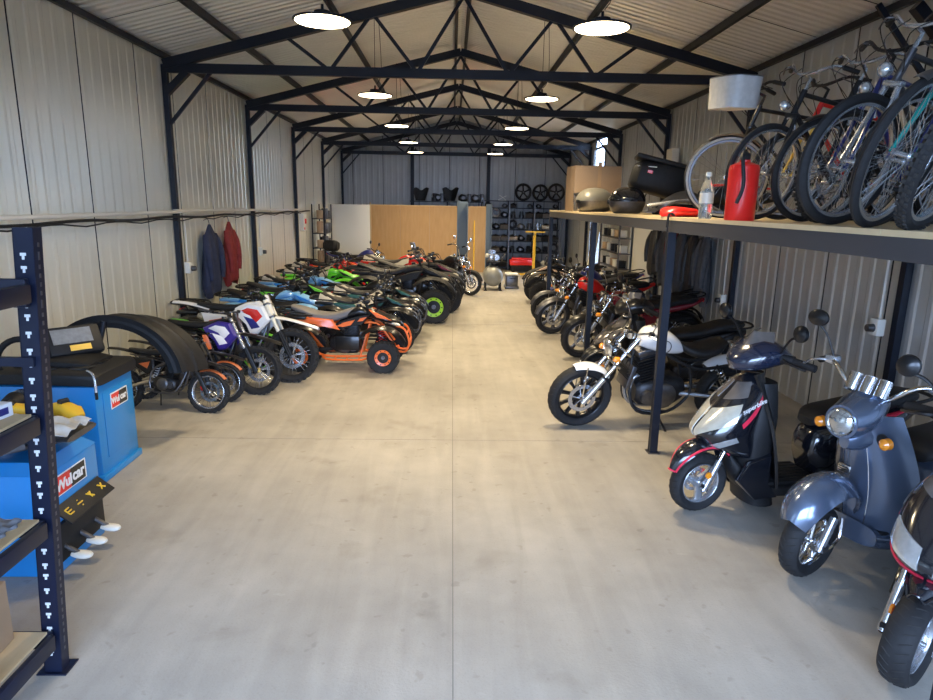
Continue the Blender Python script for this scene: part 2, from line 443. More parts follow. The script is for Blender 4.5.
# ------------------------------------------------------------ high bay lamps
def lamp(x, y, label):
    t = thing('high_bay_lamp', label, 'ceiling lamp', (x, y, 3.75), group='round lamps hanging under the roof')
    b = MB('steel'); b.lathe([(.001, .075), (.07, .075), (.08, .03), (.2, .018), (.25, .008), (.25, -.003), (.236, -.006), (.236, 0), (.001, 0)], axis='z', seg=32); b.build('housing', t)
    g = MB('lamp_glow'); g.lathe([(.001, -.006), (.23, -.006), (.23, -.001), (.001, -.001)], axis='z', seg=32); g.build('diffuser', t)
    l = bpy.data.lights.new('lamp_light', 'AREA'); l.shape = 'DISK'; l.size = .45; l.energy = LAMP_WATTS; l.color = LAMP_COLOR; l.spread = R(133)
    lo = bpy.data.objects.new('lamp_light', l); C.objects.link(lo); lo.parent = t; lo.location = (0, 0, -.012)
    zt = roofz(x) + .155 - 3.75
    c = MB('steel'); c.tube([(0, 0, .07), (0, 0, .13)], .012); c.tube([(0, 0, .22), (0, .0, zt)], .004, 6); c.tube([(.02, .02, .15), (.09, .02, .35), (.05, 0, zt)], .004, 6, sm=4); c.build('hanging_wire', t)
rows = ['nearest', 'second', 'third', 'fourth', 'farthest']
for k, y in enumerate((5.95, 9.75, 13.4, 16.9, 20.0)):
    lamp(-1.24, y, f'{rows[k]} round white lamp of the left row hanging under the roof')
    lamp(1.14, y, f'{rows[k]} round white lamp of the right row hanging under the roof')

# ------------------------------------------------------------ wall services on the left
mb = MB('cable'); mb.tube([(-3.93, YF + .2, 2.08), (-3.93, 4, 2.07), (-3.93, 9.2, 2.085), (-3.93, 9.5, 2.1), (-3.93, 16.5, 2.06)], .022, 8, sm=4)
tag(mb.build('wall_pipe'), 'long cream conduit pipe running level along the left wall', 'pipe')
mb = MB('matblack')
mb.tube([(-3.9, YF + .2, 2.01)] + [(-3.9, y * 1., 2.015 + .012 * math.sin(y * 3)) for y in [0.5 * i for i in range(0, 36)]], .016, 6, sm=2)
mb.tube([(-3.88, YF + .2, 1.985)] + [(-3.88, y * 1., 1.985 + .02 * math.sin(y * 5.3)) for y in [0.4 * i for i in range(0, 42)]], .008, 6, sm=2)
tag(mb.build('power_cable'), 'black cable bundle slung below the cream conduit on left wall', 'cable')
def socket(loc, nx, label, red=False, s=1.):
    t = thing('power_socket', label, 'socket', loc)
    b = MB('offwhite'); b.box((nx * .04, 0, 0), (.08, .12 * s, .16 * s), bev=.01); b.build('housing', t)
    b = MB('redbright' if red else 'darkalu'); b.lathe([(.001, .06), (.035, .06), (.04, 0), (.001, 0)], c=(nx * .08, 0, -.01), axis='x', seg=14) if nx > 0 else b.lathe([(.001, -.06), (.035, -.06), (.04, 0), (.001, 0)], c=(nx * .08, 0, -.01), axis='x', seg=14)
    b.build('outlet', t)
    c = MB('cable'); c.tube([(nx * .03, 0, .08 * s), (nx * .03, 0, 2.06 - loc[2] if nx < 2 and loc[0] < 0 else 1.2)], .01, 6); c.build('conduit', t)
socket((-3.94, 9.36, 1.3), 1, 'white socket box on the nearest tall column of left wall')
socket((-3.94, 12.945, 1.28), 1, 'small white socket box on the left wall column past the jackets')
t = thing('fuse_box', 'white and red fuse box hung on far left wall column', 'fuse box', (-3.93, 16.53, 1.75))
b = MB('offwhite'); b.box((.06, 0, 0), (.12, .3, .42), bev=.01); b.build('cabinet', t)
b = MB('redbright'); b.box((.13, -.0, .03), (.03, .12, .12), bev=.005); b.box((.12, -.1, -.15), (.03, .06, .06), bev=.005); b.build('outlet', t)
socket((3.93, 5.86, 1.2), -1, 'white socket box beside the nearest dark column of right wall')
socket((3.93, 9.36, .95), -1, 'small white socket box on the second right wall column under the deck')
# ============================================================ vehicle building blocks
def rotS(piv, d, ang):
    return Matrix.Translation(piv) @ Matrix.Rotation(R(ang), 4, Vector(d)) @ Matrix.Translation(-Vector(piv))
def wheel(root, nm, x, rad, wd, T=None, y=0., kind='street', rim='spoke', rimc='darkalu', spokec='chrome', hub='darkalu', tyre='rubber', rim_r=None, disc=True, discc='silver', seg=36, knobs=0, discside=1, label=None, caliper=None):
    c = (x, y, rad); rr = rim_r or rad * .78; h = wd / 2
    t = MB(tyre)
    if kind == 'atv': prof = [(rr, -h * .85), (rr + .02, -h * .98), (rad * .93, -h), (rad * .99, -h * .8), (rad, 0), (rad * .99, h * .8), (rad * .93, h), (rr + .02, h * .98), (rr, h * .85)]
    else:
        k = rad - rr
        prof = [(rr, -h * .62), (rr + k * .3, -h * .92), (rr + k * .6, -h), (rr + k * .85, -h * .75), (rad - .002, -h * .35), (rad, 0), (rad - .002, h * .35), (rr + k * .85, h * .75), (rr + k * .6, h), (rr + k * .3, h * .92), (rr, h * .62)]
    t.lathe(prof, c, 'y', seg)
    if kind in ('knob', 'atv'):
        t.m('tread'); kn = knobs or 26; kh = rad * (.085 if kind == 'knob' else .06)
        rows = (-.62, 0, .62) if kind == 'knob' else (-.8, -.27, .27, .8)
        for i in range(kn):
            for q, rw in enumerate(rows):
                a = 2 * PI * (i + (.5 if q % 2 else 0)) / kn
                r_ = rad * (1. if abs(rw) < .5 else .975)
                p = Vector((c[0] + r_ * math.cos(a), y + rw * h, c[2] + r_ * math.sin(a)))
                t.box(p, (kh * 1.1, h * (.42 if kind == 'knob' else .38), 2 * PI * rad / kn * .55), rot=Matrix.Rotation(-a, 3, 'Y'))
    elif kind == 'street':
        t.m('tread')
        n = 30
        for i in range(n):
            for sg in (-1, 1):
                a = 2 * PI * (i + (.5 if sg > 0 else 0)) / n
                pts = []
                for q in range(4):
                    aa = a + q * .035; vv = sg * (.12 + .22 * q); k = rad - rr
                    r_ = rad + .0008 - k * .16 * (abs(vv) / .75) ** 2.2
                    pts.append((c[0] + r_ * math.cos(aa), y + vv * h, c[2] + r_ * math.sin(aa)))
                t.tube(pts, .0032, 4, cap=False)
    W_ = t.build(nm, root, T, label)
    r = MB(rimc)
    if rim == 'atv':
        r.lathe([(rr * 1.0, -h * .8), (rr * .98, -h * .6), (rr * .9, -h * .3), (rr * .9, h * .3), (rr * .98, h * .6), (rr * 1.0, h * .8)], c, 'y', 28)
        r.build('rim', W_, T)
        for sg in (-1, 1):
            q = MB(rimc)
            q.lathe([(rr * .98, sg * h * .8), (rr * .98, sg * h * .86), (rr * .68, sg * h * .78), (rr * .66, sg * h * .55), (rr * .7, sg * h * .5)], c, 'y', 28)
            for i in range(10):
                a = 2 * PI * i / 10; q.m('black').cyl((c[0] + rr * .84 * math.cos(a), y + sg * h * .78, c[2] + rr * .84 * math.sin(a)), (c[0] + rr * .84 * math.cos(a), y + sg * h * .87, c[2] + rr * .84 * math.sin(a)), rr * .07, 8)
            q.build('bead_ring', W_, T)
        q = MB('black'); q.lathe([(.001, -h * .5), (rr * .7, -h * .5), (rr * .7, h * .5), (.001, h * .5)], c, 'y', 24)
        q.m(hub).cyl((x, y - h * .8, rad), (x, y + h * .8, rad), rr * .22, 12)
        q.build('hub', W_, T); return W_
    r.lathe([(rr + .004, -h * .66), (rr * 1.0, -h * .7), (rr * .965, -h * .6), (rr * .93, -h * .25), (rr * .925, h * .25), (rr * .965, h * .6), (rr * 1.0, h * .7), (rr + .004, h * .66), (rr - .004, 0)], c, 'y', 36, closed_prof=True)
    r.build('rim', W_, T)
    hb = max(.02, rad * .1)
    q = MB(hub); q.lathe([(.001, -h * .9), (hb * .5, -h * .9), (hb * .6, -h * .6), (hb, -h * .5), (hb * .7, 0), (hb, h * .5), (hb * .6, h * .6), (hb * .5, h * .9), (.001, h * .9)], c, 'y', 16); q.build('hub', W_, T)
    q = MB(spokec)
    if rim == 'spoke':
        n = 28 if rad > .28 else 24
        for i in range(n):
            a = 2 * PI * i / n; b = a + (.35 if i % 4 < 2 else -.35); sg = 1 if i % 2 else -1
            q.tube([(c[0] + hb * .9 * math.cos(a), y + sg * h * .45, c[2] + hb * .9 * math.sin(a)), (c[0] + rr * .94 * math.cos(b), y + sg * h * .1, c[2] + rr * .94 * math.sin(b))], .0028 if rad > .3 else .0026, 4, cap=False)
    else:
        n = int(rim[4:] or 5)
        for i in range(n):
            a = 2 * PI * i / n + .3
            u = Vector((math.cos(a), 0, math.sin(a))); v = Vector((-math.sin(a), 0, math.cos(a))); cc = Vector(c)
            ww = rr * (.2 if n <= 3 else .11 if n <= 6 else .07)
            tw = .12 if n < 8 else 0
            rs = []
            for k, (f, g) in enumerate(((.06, 1.3), (.45, .9), (.8, 1.0), (.95, 1.6))):
                p = cc + u * rr * f + v * rr * tw * (f ** 2)
                rs.append([p + v * ww * g * i2 + Vector((0, j2 * h * .34, 0)) for i2, j2 in ((-1, -.6), (-.6, -1), (.6, -1), (1, -.6), (1, .6), (.6, 1), (-.6, 1), (-1, .6))])
            q.rings(rs)
    q.build('spokes', W_, T)
    if disc:
        for sg in ((discside,) if discside else (-1, 1)):
            q = MB(discc); ro = rr * .62; yy = y + sg * h * .78
            q.lathe([(ro, -.002), (ro, .002), (ro * .72, .002), (ro * .72, -.002)], (c[0], yy, c[2]), 'y', 30, closed_prof=True)
            for i in range(6):
                a = 2 * PI * i / 6; q.tube([(c[0] + hb * .6 * math.cos(a), yy, c[2] + hb * .6 * math.sin(a)), (c[0] + ro * .76 * math.cos(a + .25), yy, c[2] + ro * .76 * math.sin(a + .25))], .006, 5)
            q.build('brake_disc', W_, T)
            if caliper:
                q = MB(caliper); q.box((c[0] - ro * .78, yy, c[2] + ro * .35), (.05, .045, .075), rot=Matrix.Rotation(-.4, 3, 'Y'), bev=.01); q.build('brake_caliper', W_, T)
    return W_

def mirror_part(root, T, base, tip, size, mc='black', face='chrome', round_=True):
    q = MB(mc); b = Vector(base); t = Vector(tip); mid = (b + t) / 2 + Vector((0, 0, .03))
    q.tube([b, mid, t], .006, 6, sm=5)
    sx, sz = size
    q.lathe([(.001, .022), (sx * .6, .018), (sx * .95, .008), (sx, -.004), (sx * .96, -.01), (.001, -.01)], (0, 0, 0), 'x', 20)
    # move the shell to the tip: the lathe above lies around x at origin
    n = 20 * 6; k = len(s_v := q.v) - n
    for i in range(k, len(s_v)):
        v = s_v[i]; s_v[i] = (t.x + v[0], t.y + v[1], t.z + v[2] * sz / sx + sz * .6)
    o = q.build('mirror', root, T)
    g = MB(face); g.lathe([(.001, -.0125), (sx * .93, -.0125), (sx * .93, -.0105), (.001, -.0105)], (t.x, t.y, 0), 'x', 20)
    for i in range(len(g.v)):
        v = g.v[i]; g.v[i] = (v[0], v[1], v[2] * sz / sx + t.z + sz * .6)
    g.build('mirror_glass', o, T); return o

def round_light(root, nm, T, c, r, shell='chrome', lens='lens', depth=.11, d=(1, 0, 0), label=None):
    q = MB(shell); prof = [(.001, -depth), (r * .5, -depth * .95), (r * .85, -depth * .6), (r, -.01), (r * 1.03, 0), (r * .97, .008), (r * .93, 0)]
    q.lathe(prof, (0, 0, 0), 'x', 24); g = MB(lens); g.lathe([(r * .94, 0), (r * .75, .012), (r * .4, .022), (.001, .026)], (0, 0, 0), 'x', 24)
    rotm = Vector((1, 0, 0)).rotation_difference(Vector(d)).to_matrix()
    for b in (q, g): b.v = [tuple(rotm @ Vector(v) + Vector(c)) for v in b.v]
    o = q.build(nm, root, T, label); g.build('lens', o, T); return o

def indicator(root, T, base, tip, r=.028, c='amber', stalk='black', d=(1, 0, 0)):
    q = MB(stalk); q.tube([base, tip], .008, 6); o = q.build('turn_signal', root, T)
    g = MB(c); dd = Vector(d) * r * 1.1; g.tube([Vector(tip) - dd, Vector(tip) - dd * .6, Vector(tip) + dd * .4, Vector(tip) + dd], [r * .4, r * .9, r, r * .6], 12); g.build('lens', o, T)
    return o

def handlebar(root, T, c, hw, rise, back, mc='black', grip='matblack', levers=True, pad=None, lever='silver', r=.011):
    x, z = c; q = MB(mc)
    q.tube([(x - back, -hw, z + rise * .9), (x - back * .6, -hw * .62, z + rise), (x, -hw * .22, z), (x, 0, z), (x, hw * .22, z), (x - back * .6, hw * .62, z + rise), (x - back, hw, z + rise * .9)], r, 8, sm=4)
    o = q.build('handlebar', root, T)
    for sg in (-1, 1):
        g = MB(grip); g.tube([(x - back * .78, sg * hw * .8, z + rise * .96), (x - back, sg * hw, z + rise * .9)], .017, 10)
        g.tube([(x - back, sg * hw * .995, z + rise * .9), (x - back * 1.01, sg * hw * 1.01, z + rise * .9)], .02, 10); g.build('grip', o, T)
        if levers:
            g = MB(lever); g.tube([(x - back * .6 + .02, sg * hw * .68, z + rise * .99), (x - back * .6 + .06, sg * hw * .74, z + rise * .97), (x - back * .9 + .055, sg * hw * .98, z + rise * .88)], .006, 6, sm=3)
            g.m('matblack').box((x - back * .62 + .01, sg * hw * .66, z + rise + .005), (.04, .05, .035), bev=.008); g.build('lever', o, T)
    if pad:
        g = MB(pad); g.cyl((x - back * .3, -hw * .3, z + rise * .8), (x - back * .3, hw * .3, z + rise * .8), .022, 10); g.build('crossbar_pad', o, T)
    return o

def engine(root, c, s=1., fins=True, mc='engine', cover='darkalu', twin=False, tilt=8, label=None):
    x, z = c; q = MB(mc)
    q.loft([(x - .21 * s, z - .0, .09 * s, .08 * s, 3, 0), (x - .14 * s, z, .12 * s, .12 * s, 3, 0), (x + .02 * s, z - .01, .125 * s, .13 * s, 3, 0), (x + .14 * s, z - .02, .115 * s, .11 * s, 3, 0), (x + .18 * s, z - .02, .08 * s, .07 * s, 3, 0)], 18)
    o = q.build('engine', root, None, label)
    g = MB(mc); ca, sa = math.cos(R(tilt)), math.sin(R(tilt))
    b = Vector((x + .06 * s, 0, z + .1 * s)); u = Vector((sa, 0, ca)); rot = Matrix.Rotation(R(tilt), 3, 'Y')
    g.box(b + u * .1 * s, (.13 * s, .13 * s, .24 * s), rot, .01)
    for i in range(9): g.box(b + u * (.0 + .022 * i) * s, (.19 * s, .19 * s, .007 * s), rot)
    g.m(cover).box(b + u * .22 * s, (.15 * s, .15 * s, .05 * s), rot, .015); g.build('cylinder', o)
    for sg in (-1, 1):
        g = MB(cover); yy = sg * .125 * s
        g.lathe([(.001, 0), (.1 * s, 0), (.1 * s, sg * .02 * s), (.085 * s, sg * .035 * s), (.05 * s, sg * .04 * s), (.001, sg * .042 * s)] , (x - .02 * s, yy, z - .015 * s), 'y', 22)
        g.lathe([(.001, 0), (.06 * s, 0), (.055 * s, sg * .03 * s), (.001, sg * .035 * s)], (x + .1 * s, yy * .95, z - .03 * s), 'y', 16)
        for i in range(6):
            a = 2 * PI * i / 6; g.cyl((x - .02 * s + .092 * s * math.cos(a), yy, z - .015 * s + .092 * s * math.sin(a)), (x - .02 * s + .092 * s * math.cos(a), yy + sg * .028 * s, z - .015 * s + .092 * s * math.sin(a)), .007 * s, 6)
        g.build('engine_cover', o)
    return o

def shock(root, a, b, r=.025, spring='silver', T=None):
    a = Vector(a); b = Vector(b); q = MB('matblack'); q.tube([a, b], r * .4, 8); q.tube([a, a.lerp(b, .45)], r * .62, 10); o = q.build('shock_absorber', root, T)
    d = (b - a); L = d.length; d.normalize(); u = d.orthogonal().normalized(); v = d.cross(u); n = 7; pts = []
    for i in range(n * 10 + 1):
        t = i / (n * 10); pts.append(a + d * (L * (.12 + .76 * t)) + (u * math.cos(2 * PI * n * t) + v * math.sin(2 * PI * n * t)) * r)
    g = MB(spring); g.tube(pts, r * .2, 5); g.build('spring', o, T); return o

# ------------------------------------------------------------ off-road motorcycle
def dirt_bike(root, plastic='white', shroud='red', accent='deepblue', fr='darkalu', rimc='darkalu', fork_u='silver', fork_l='black', guard='black', seatc='seat', steer=0, hub='gold', bar='black', pad=None, knobs=28, engine_c='engine', low_fender=None, discc='silver', hang_lights=False, Rf=.345, Rr=.32, spokec='silver', kick=True, wd=.075, graphics=None, caliper=None, platec=None):
    d = Vector((-math.sin(R(27)), 0, math.cos(R(27)))); ax = Vector((0, 0, Rf)); top = ax + d * .76; T = rotS(ax, d, steer)
    wheel(root, 'front_wheel', 0, Rf, wd, T, kind='knob', rimc=rimc, hub=hub, spokec=spokec, knobs=knobs, rim_r=Rf * .79, discc=discc, caliper=caliper)
    wheel(root, 'rear_wheel', -1.42, Rr, .105, None, kind='knob', rimc=rimc, hub=hub, spokec=spokec, knobs=knobs - 2, rim_r=Rr * .74)
    for sg in (-1, 1):
        q = MB(fork_u); o_ = Vector((0, sg * .095, 0)); q.tube([ax + d * .34 + o_, top + d * .02 + o_], .026, 12)
        q.m(fork_l).tube([ax + o_ + d * -.03, ax + d * .4 + o_], .024, 12); q.box(ax + o_ + Vector((.005, 0, 0)), (.06, .035, .07), bev=.01)
        q.m('chrome').cyl(top + d * .02 + o_, top + d * .03 + o_, .02, 10); f = q.build('fork_leg', root, T)
        g = MB(guard); c0 = ax + o_ + Vector((.028, 0, 0)); g.tube([c0, c0 + d * .36], .027, 8, flat=.9); g.build('fork_guard', f, T)
    q = MB('darkalu'); 
    for k in (.55, .73): q.box(ax + d * k + Vector((.0, 0, 0)), (.07, .25, .028), Matrix.Rotation(R(-27), 3, 'Y'), .008)
    q.cyl(ax + d * .52 + Vector((-.04, 0, 0)), ax + d * .74 + Vector((-.04, 0, 0)), .024, 10); q.build('triple_clamp', root, T)
    # high front fender
    fn = lambda u, v: (.34 - .82 * u, (v * 2 - 1) * (.035 + .06 * math.sin(min(1, u * 1.5 + .05) * PI / 2) - .03 * max(0, u - .6) * 2), .735 + .135 * math.sin(min(1., u * 1.25) * PI / 2) - .02 * u - .035 * abs(v * 2 - 1) ** 2.2)
    MB(plastic).patch(fn, 14, 8, .005).build('front_fender', root, T)
    if low_fender:
        MB(low_fender).fender((0, Rf), Rf + .04, 38, 112, .08).build('front_fender', root, T)
    q = MB(platec or plastic); q.patch(lambda u, v: (-.245 - .10 * u - .02 * abs(v * 2 - 1) ** 2, (v * 2 - 1) * (.07 + .035 * math.sin(u * PI)), .88 + .24 * u), 8, 8, .006); q.build('number_plate', root, T)
    handlebar(root, T, (top.x + .0, top.z + .05), .37, .07, .12, bar, pad=pad)
    # frame
    q = MB(fr); hx, hz = -.36, .92
    for sg in (-1, 1):
        q.tube([(hx, 0, hz), (-.55, sg * .1, .84), (-.85, sg * .11, .68), (-.93, sg * .1, .48)], .017, 8, sm=4)
        q.tube([(hx + .04, 0, hz - .08), (-.36, sg * .05, .6), (-.48, sg * .09, .36), (-.62, sg * .1, .3), (-.88, sg * .1, .33), (-.93, sg * .1, .48)], .015, 8, sm=4)
        q.tube([(-.7, sg * .09, .8), (-1.28, sg * .06, .9)], .011, 6); q.tube([(-.9, sg * .1, .6), (-1.2, sg * .06, .88)], .01, 6)
    q.build('frame', root)
    q = MB('darkalu' if fr != 'darkalu' else 'alu')
    for sg in (-1, 1): q.tube([(-.9, sg * .08, .5), (-1.2, sg * .085, .4), (-1.42, sg * .075, Rr)], [.03, .026, .02], 8, sm=3)
    q.cyl((-1.42, -.1, Rr), (-1.42, .1, Rr), .012, 8); q.build('swingarm', root)
    shock(root, (-.82, 0, .75), (-.95, 0, .42), .032, 'white')
    engine(root, (-.68, .46), .95, mc=engine_c)
    q = MB('darkalu'); q.tube([(-.55, .0, .68), (-.42, .05, .58), (-.44, .11, .42), (-.66, .15, .36), (-.85, .14, .55), (-1.0, .13, .68)], .018, 8, sm=5)
    q.m('alu').tube([(-1.0, .13, .68), (-1.05, .135, .7), (-1.36, .14, .8), (-1.4, .14, .81)], [.02, .045, .045, .03], 12); q.build('exhaust', root)
    q = MB('matblack'); 
    q.tube([(-.9, -.06, .5), (-1.42, -.06, Rr + .09), (-1.5, -.06, Rr), (-1.42, -.06, Rr - .09), (-.9, -.06, .41), (-.86, -.06, .46)], .006, 5, closed=True)
    q.lathe([(.09, -.004), (.09, .004), (.06, .004), (.06, -.004)], (-1.42, -.06, Rr), 'y', 22, closed_prof=True); q.build('chain', root)
    # tank, shrouds, seat, side panels
    q = MB(plastic if plastic != 'black' else 'black'); q.loft([(-.38, .93, .05, .06, 2.5), (-.46, .95, .1, .09, 2.5), (-.6, .93, .11, .09, 2.5), (-.76, .9, .08, .06, 2.5)], 16); q.m('black').cyl((-.5, 0, 1.03), (-.5, 0, 1.06), .035, 14); q.build('fuel_tank', root)
    for sg in (-1, 1):
        q = MB(shroud); q.plate([(-.24, .8), (-.34, .98), (-.52, 1.0), (-.74, .9), (-.68, .82), (-.56, .72), (-.5, .6), (-.4, .62)], sg * .1, sg * .165, .12); o = q.build('radiator_shroud', root)
        g = MB(accent); g.plate([(-.32, .84), (-.4, .93), (-.55, .95), (-.66, .9), (-.5, .84), (-.42, .74)], sg * .155, sg * .168, .2); g.build('graphic', o)
        g = MB(graphics or 'decalwhite'); g.plate([(-.36, .7), (-.44, .8), (-.6, .84), (-.54, .76), (-.48, .67)], sg * .155, sg * .169, .15); g.build('graphic', o)
        q = MB(plastic); q.plate([(-.86, .84), (-.84, .66), (-.96, .58), (-1.16, .7), (-1.22, .86)], sg * .075, sg * .13, .15); o = q.build('side_panel', root)
        g = MB(accent); g.plate([(-.9, .8), (-.95, .68), (-1.1, .76)], sg * .11, sg * .134, .1); g.build('graphic', o)
    q = MB(seatc); q.loft([(-.5, .99, .045, .03, 3), (-.6, .97, .06, .05, 3), (-.8, .93, .075, .05, 3), (-1.1, .94, .08, .045, 3), (-1.3, .97, .06, .03, 3)], 16, sm=3); q.build('seat', root)
    q = MB(plastic); q.patch(lambda u, v: (-1.12 - .55 * u, (v * 2 - 1) * (.09 - .045 * u), .93 + .07 * math.sin(u * PI * .55) - .035 * abs(v * 2 - 1) ** 2), 10, 8, .006); q.build('rear_fender', root)
    for sg in (-1, 1): q = MB('darkalu'); q.box((-.86, sg * .19, .34), (.06, .12, .02), bev=.005); q.build('footpeg', root)
    if kick:
        q = MB('matblack'); q.tube([(-.86, .1, .33), (-.95, .27, .02)], .011, 6); q.box((-.95, .28, .012), (.06, .05, .012), bev=.003); q.build('kickstand', root)

# ------------------------------------------------------------ quad bike
def quad(root, body='black', accent='orange', rimc='orange', frame='orange', seatc='seat', bumper=None, tr=.27, tw=.17, track=.66, wb=1.12, rack=False, knobs=18, cover=False, steer=0, mirrors=False, headl='lens', rr=.53):
    hy = track / 2 + .04
    for i, (x, sg) in enumerate(((0, -1), (0, 1), (-wb, -1), (-wb, 1))):
        T = rotS((x, sg * hy, tr), (0, 0, 1), steer) if x == 0 and steer else None
        wheel(root, 'wheel', x, tr, tw if x == 0 else tw * 1.2, T, y=sg * hy, kind='atv', rim='atv', rimc=rimc, rim_r=tr * rr, knobs=knobs, hub='darkalu', seg=28)
    z0 = tr + .05
    q = MB(frame)
    for sg in (-1, 1):
        q.tube([(.16, sg * .1, z0 + .02), (0, sg * .13, z0 - .06), (-.3, sg * .17, z0 - .08), (-.85, sg * .17, z0 - .08), (-1.0, sg * .13, z0 + .05), (-1.15, sg * .12, z0 + .25)], .018, 8, sm=3)
        q.tube([(.1, sg * .1, z0 + .1), (-.05, sg * .09, z0 + .3), (-.2, sg * .07, z0 + .38), (-.8, sg * .12, z0 + .33), (-1.25, sg * .12, z0 + .3)], .016, 8, sm=3)
        q.tube([(-.22, sg * .08, z0 + .36), (-.34, sg * .16, z0 - .07)], .014, 6)
    q.build('frame', root)
    for sg in (-1, 1):
        q = MB(frame)
        for dz in (-.04, .08):
            q.tube([(.08, sg * .12, z0 + dz - .02), (0, sg * (hy - .1), tr + dz * .7), (-.16, sg * .13, z0 + dz - .02)], .013, 6)
        q.m('darkalu').box((0, sg * (hy - .1), tr), (.05, .05, .16), bev=.01); q.build('a_arm', root)
        shock(root, (-.04, sg * (hy - .15), z0 + .03), (-.08, sg * .12, z0 + .34), .028, 'redbright' if frame == 'orange' else 'silver')
    q = MB('matblack'); q.cyl((-wb, -hy, tr), (-wb, hy, tr), .022, 10); q.tube([(-.75, 0, z0 - .02), (-wb, 0, tr)], .03, 8); q.build('axle', root)
    engine(root, (-.55, z0 + .07), 1.05)
    for sg in (-1, 1): q = MB('black'); q.box((-.52, sg * .17, z0 + .1), (.34, .03, .2), bev=.02); q.build('engine_guard', root)
    # footrests with slotted heel guards
    for sg in (-1, 1):
        q = MB(frame); q.tube([(-.22, sg * .2, z0 - .08), (-.3, sg * (hy - .02), z0 - .1), (-.78, sg * (hy - .02), z0 - .1), (-.85, sg * .2, z0 - .06)], .014, 6, sm=2)
        for k in range(3): q.tube([(-.35 - .16 * k, sg * .17, z0 - .09), (-.35 - .16 * k, sg * (hy - .03), z0 - .1)], .01, 6)
        q.build('footrest', root)
    bb = bumper or frame
    q = MB(bb)
    for sg in (-1, 1):
        q.tube([(.12, sg * .09, z0 + .0), (.27, sg * .1, z0 - .02), (.33, sg * .13, z0 + .12), (.27, sg * .14, z0 + .3), (.15, sg * .1, z0 + .34)], .015, 8, sm=4)
    for dz, xx in ((.03, .31), (.14, .33), (.25, .3)): q.tube([(xx, -.13, z0 + dz), (xx, .13, z0 + dz)], .012, 6)
    q.build('front_bumper', root)
    # nose and fenders
    q = MB(body); q.loft([(.24, z0 + .34, .05, .03, 2.5, 20), (.14, z0 + .39, .13, .055, 2.5, 12), (-.02, z0 + .44, .16, .06, 2.5), (-.2, z0 + .5, .12, .07, 2.5), (-.3, z0 + .5, .08, .06, 2.5)], 16, sm=2); o = q.build('nose', root)
    for sg in (-1, 1):
        g = MB(headl); g.loft([(.21, z0 + .345, .02, .02, 2, 20), (.13, z0 + .375, .045, .035, 2, 15), (.03, z0 + .40, .03, .025, 2)], 12, y=sg * .1, sm=2); g.build('headlight', o)
        g = MB(accent); g.plate([(.1, z0 + .42), (-.02, z0 + .48), (-.22, z0 + .56), (-.12, z0 + .46)], sg * .08, sg * .17, .2); g.build('graphic', o)
        q = MB(body); q.fender((-.0, z0 + .0), tr + .13, 28, 140, .24, drop=.04, y=sg * (hy - .03), rend=.06, taper=(.5, .9)); q.build('front_fender', root)
        q = MB(body); q.fender((-wb, z0), tr + .14, 165, 45, .26, drop=.04, y=sg * (hy - .05), taper=(.6, .9), rend=.03, th=-.005); o2 = q.build('rear_fender', root)
        g = MB(accent); g.plate([(-.62, z0 + .28), (-.72, z0 + .42), (-1.15, z0 + .46), (-1.3, z0 + .42), (-1.0, z0 + .36)], sg * .13, sg * .19, .15); g.build('graphic', o2)
        q = MB(body); q.plate([(-.2, z0 + .5), (-.3, z0 + .36), (-.46, z0 + .33), (-.62, z0 + .28), (-.74, z0 + .3), (-.66, z0 + .38), (-.4, z0 + .47)], sg * .09, sg * .165, .1); sp = q.build('side_panel', root)
        q = MB(accent); q.plate([(-.24, z0 + .47), (-.3, z0 + .41), (-.38, z0 + .4), (-.34, z0 + .45)], sg * .15, sg * .168, .1); q.plate([(-.4, z0 + .43), (-.46, z0 + .35), (-.58, z0 + .32), (-.68, z0 + .33), (-.56, z0 + .39)], sg * .15, sg * .168, .1); q.build('graphic', sp)
    q = MB(body); q.loft([(-.24, z0 + .5, .09, .05, 2.5), (-.36, z0 + .53, .12, .07, 2.5), (-.52, z0 + .47, .11, .06, 2.5)], 16, sm=2); q.m('black').cyl((-.38, 0, z0 + .58), (-.38, 0, z0 + .62), .035, 12); q.build('fuel_tank', root)
    q = MB(seatc); q.loft([(-.42, z0 + .55, .06, .03, 3), (-.52, z0 + .5, .11, .055, 3), (-.72, z0 + .44, .14, .06, 3), (-.95, z0 + .45, .15, .06, 3), (-1.15, z0 + .52, .14, .05, 3), (-1.3, z0 + .57, .09, .03, 3)], 18, sm=3); q.build('seat', root)
    if cover:
        q = MB('cover'); q.patch(lambda u, v: (-.42 - .9 * u, (v * 2 - 1) * .19 * (1 + .15 * math.sin(u * 9)), z0 + .585 - .13 * math.sin(min(1, u * 1.2) * PI) * .75 - .13 * abs(v * 2 - 1) ** 2.4 + .012 * math.sin(u * 31) * math.cos(v * 11)), 24, 14, .004); q.build('seat_cover', root)
    q = MB(body); q.box((-1.22, 0, z0 + .45), (.3, .5, .05), bev=.02); q.m('redbright').box((-1.38, 0, z0 + .46), (.02, .16, .035), bev=.005); q.build('tail_panel', root)
    q = MB('matblack')
    rz0 = z0 + (.56 if rack else .5)
    q.tube([(-1.0, -.15, rz0 - .03), (-1.1, -.26, rz0), (-1.42, -.24, rz0 + .02), (-1.48, 0, rz0 + .03), (-1.42, .24, rz0 + .02), (-1.1, .26, rz0), (-1.0, .15, rz0 - .03)], .012, 6, sm=4)
    for yy in (-.14, 0, .14): q.tube([(-1.08, yy, rz0 + .0), (-1.46, yy, rz0 + .025)], .009, 6)
    for sg in (-1, 1): q.tube([(-1.2, sg * .14, z0 + .42), (-1.25, sg * .2, rz0)], .01, 6)
    q.build('rear_rack', root)
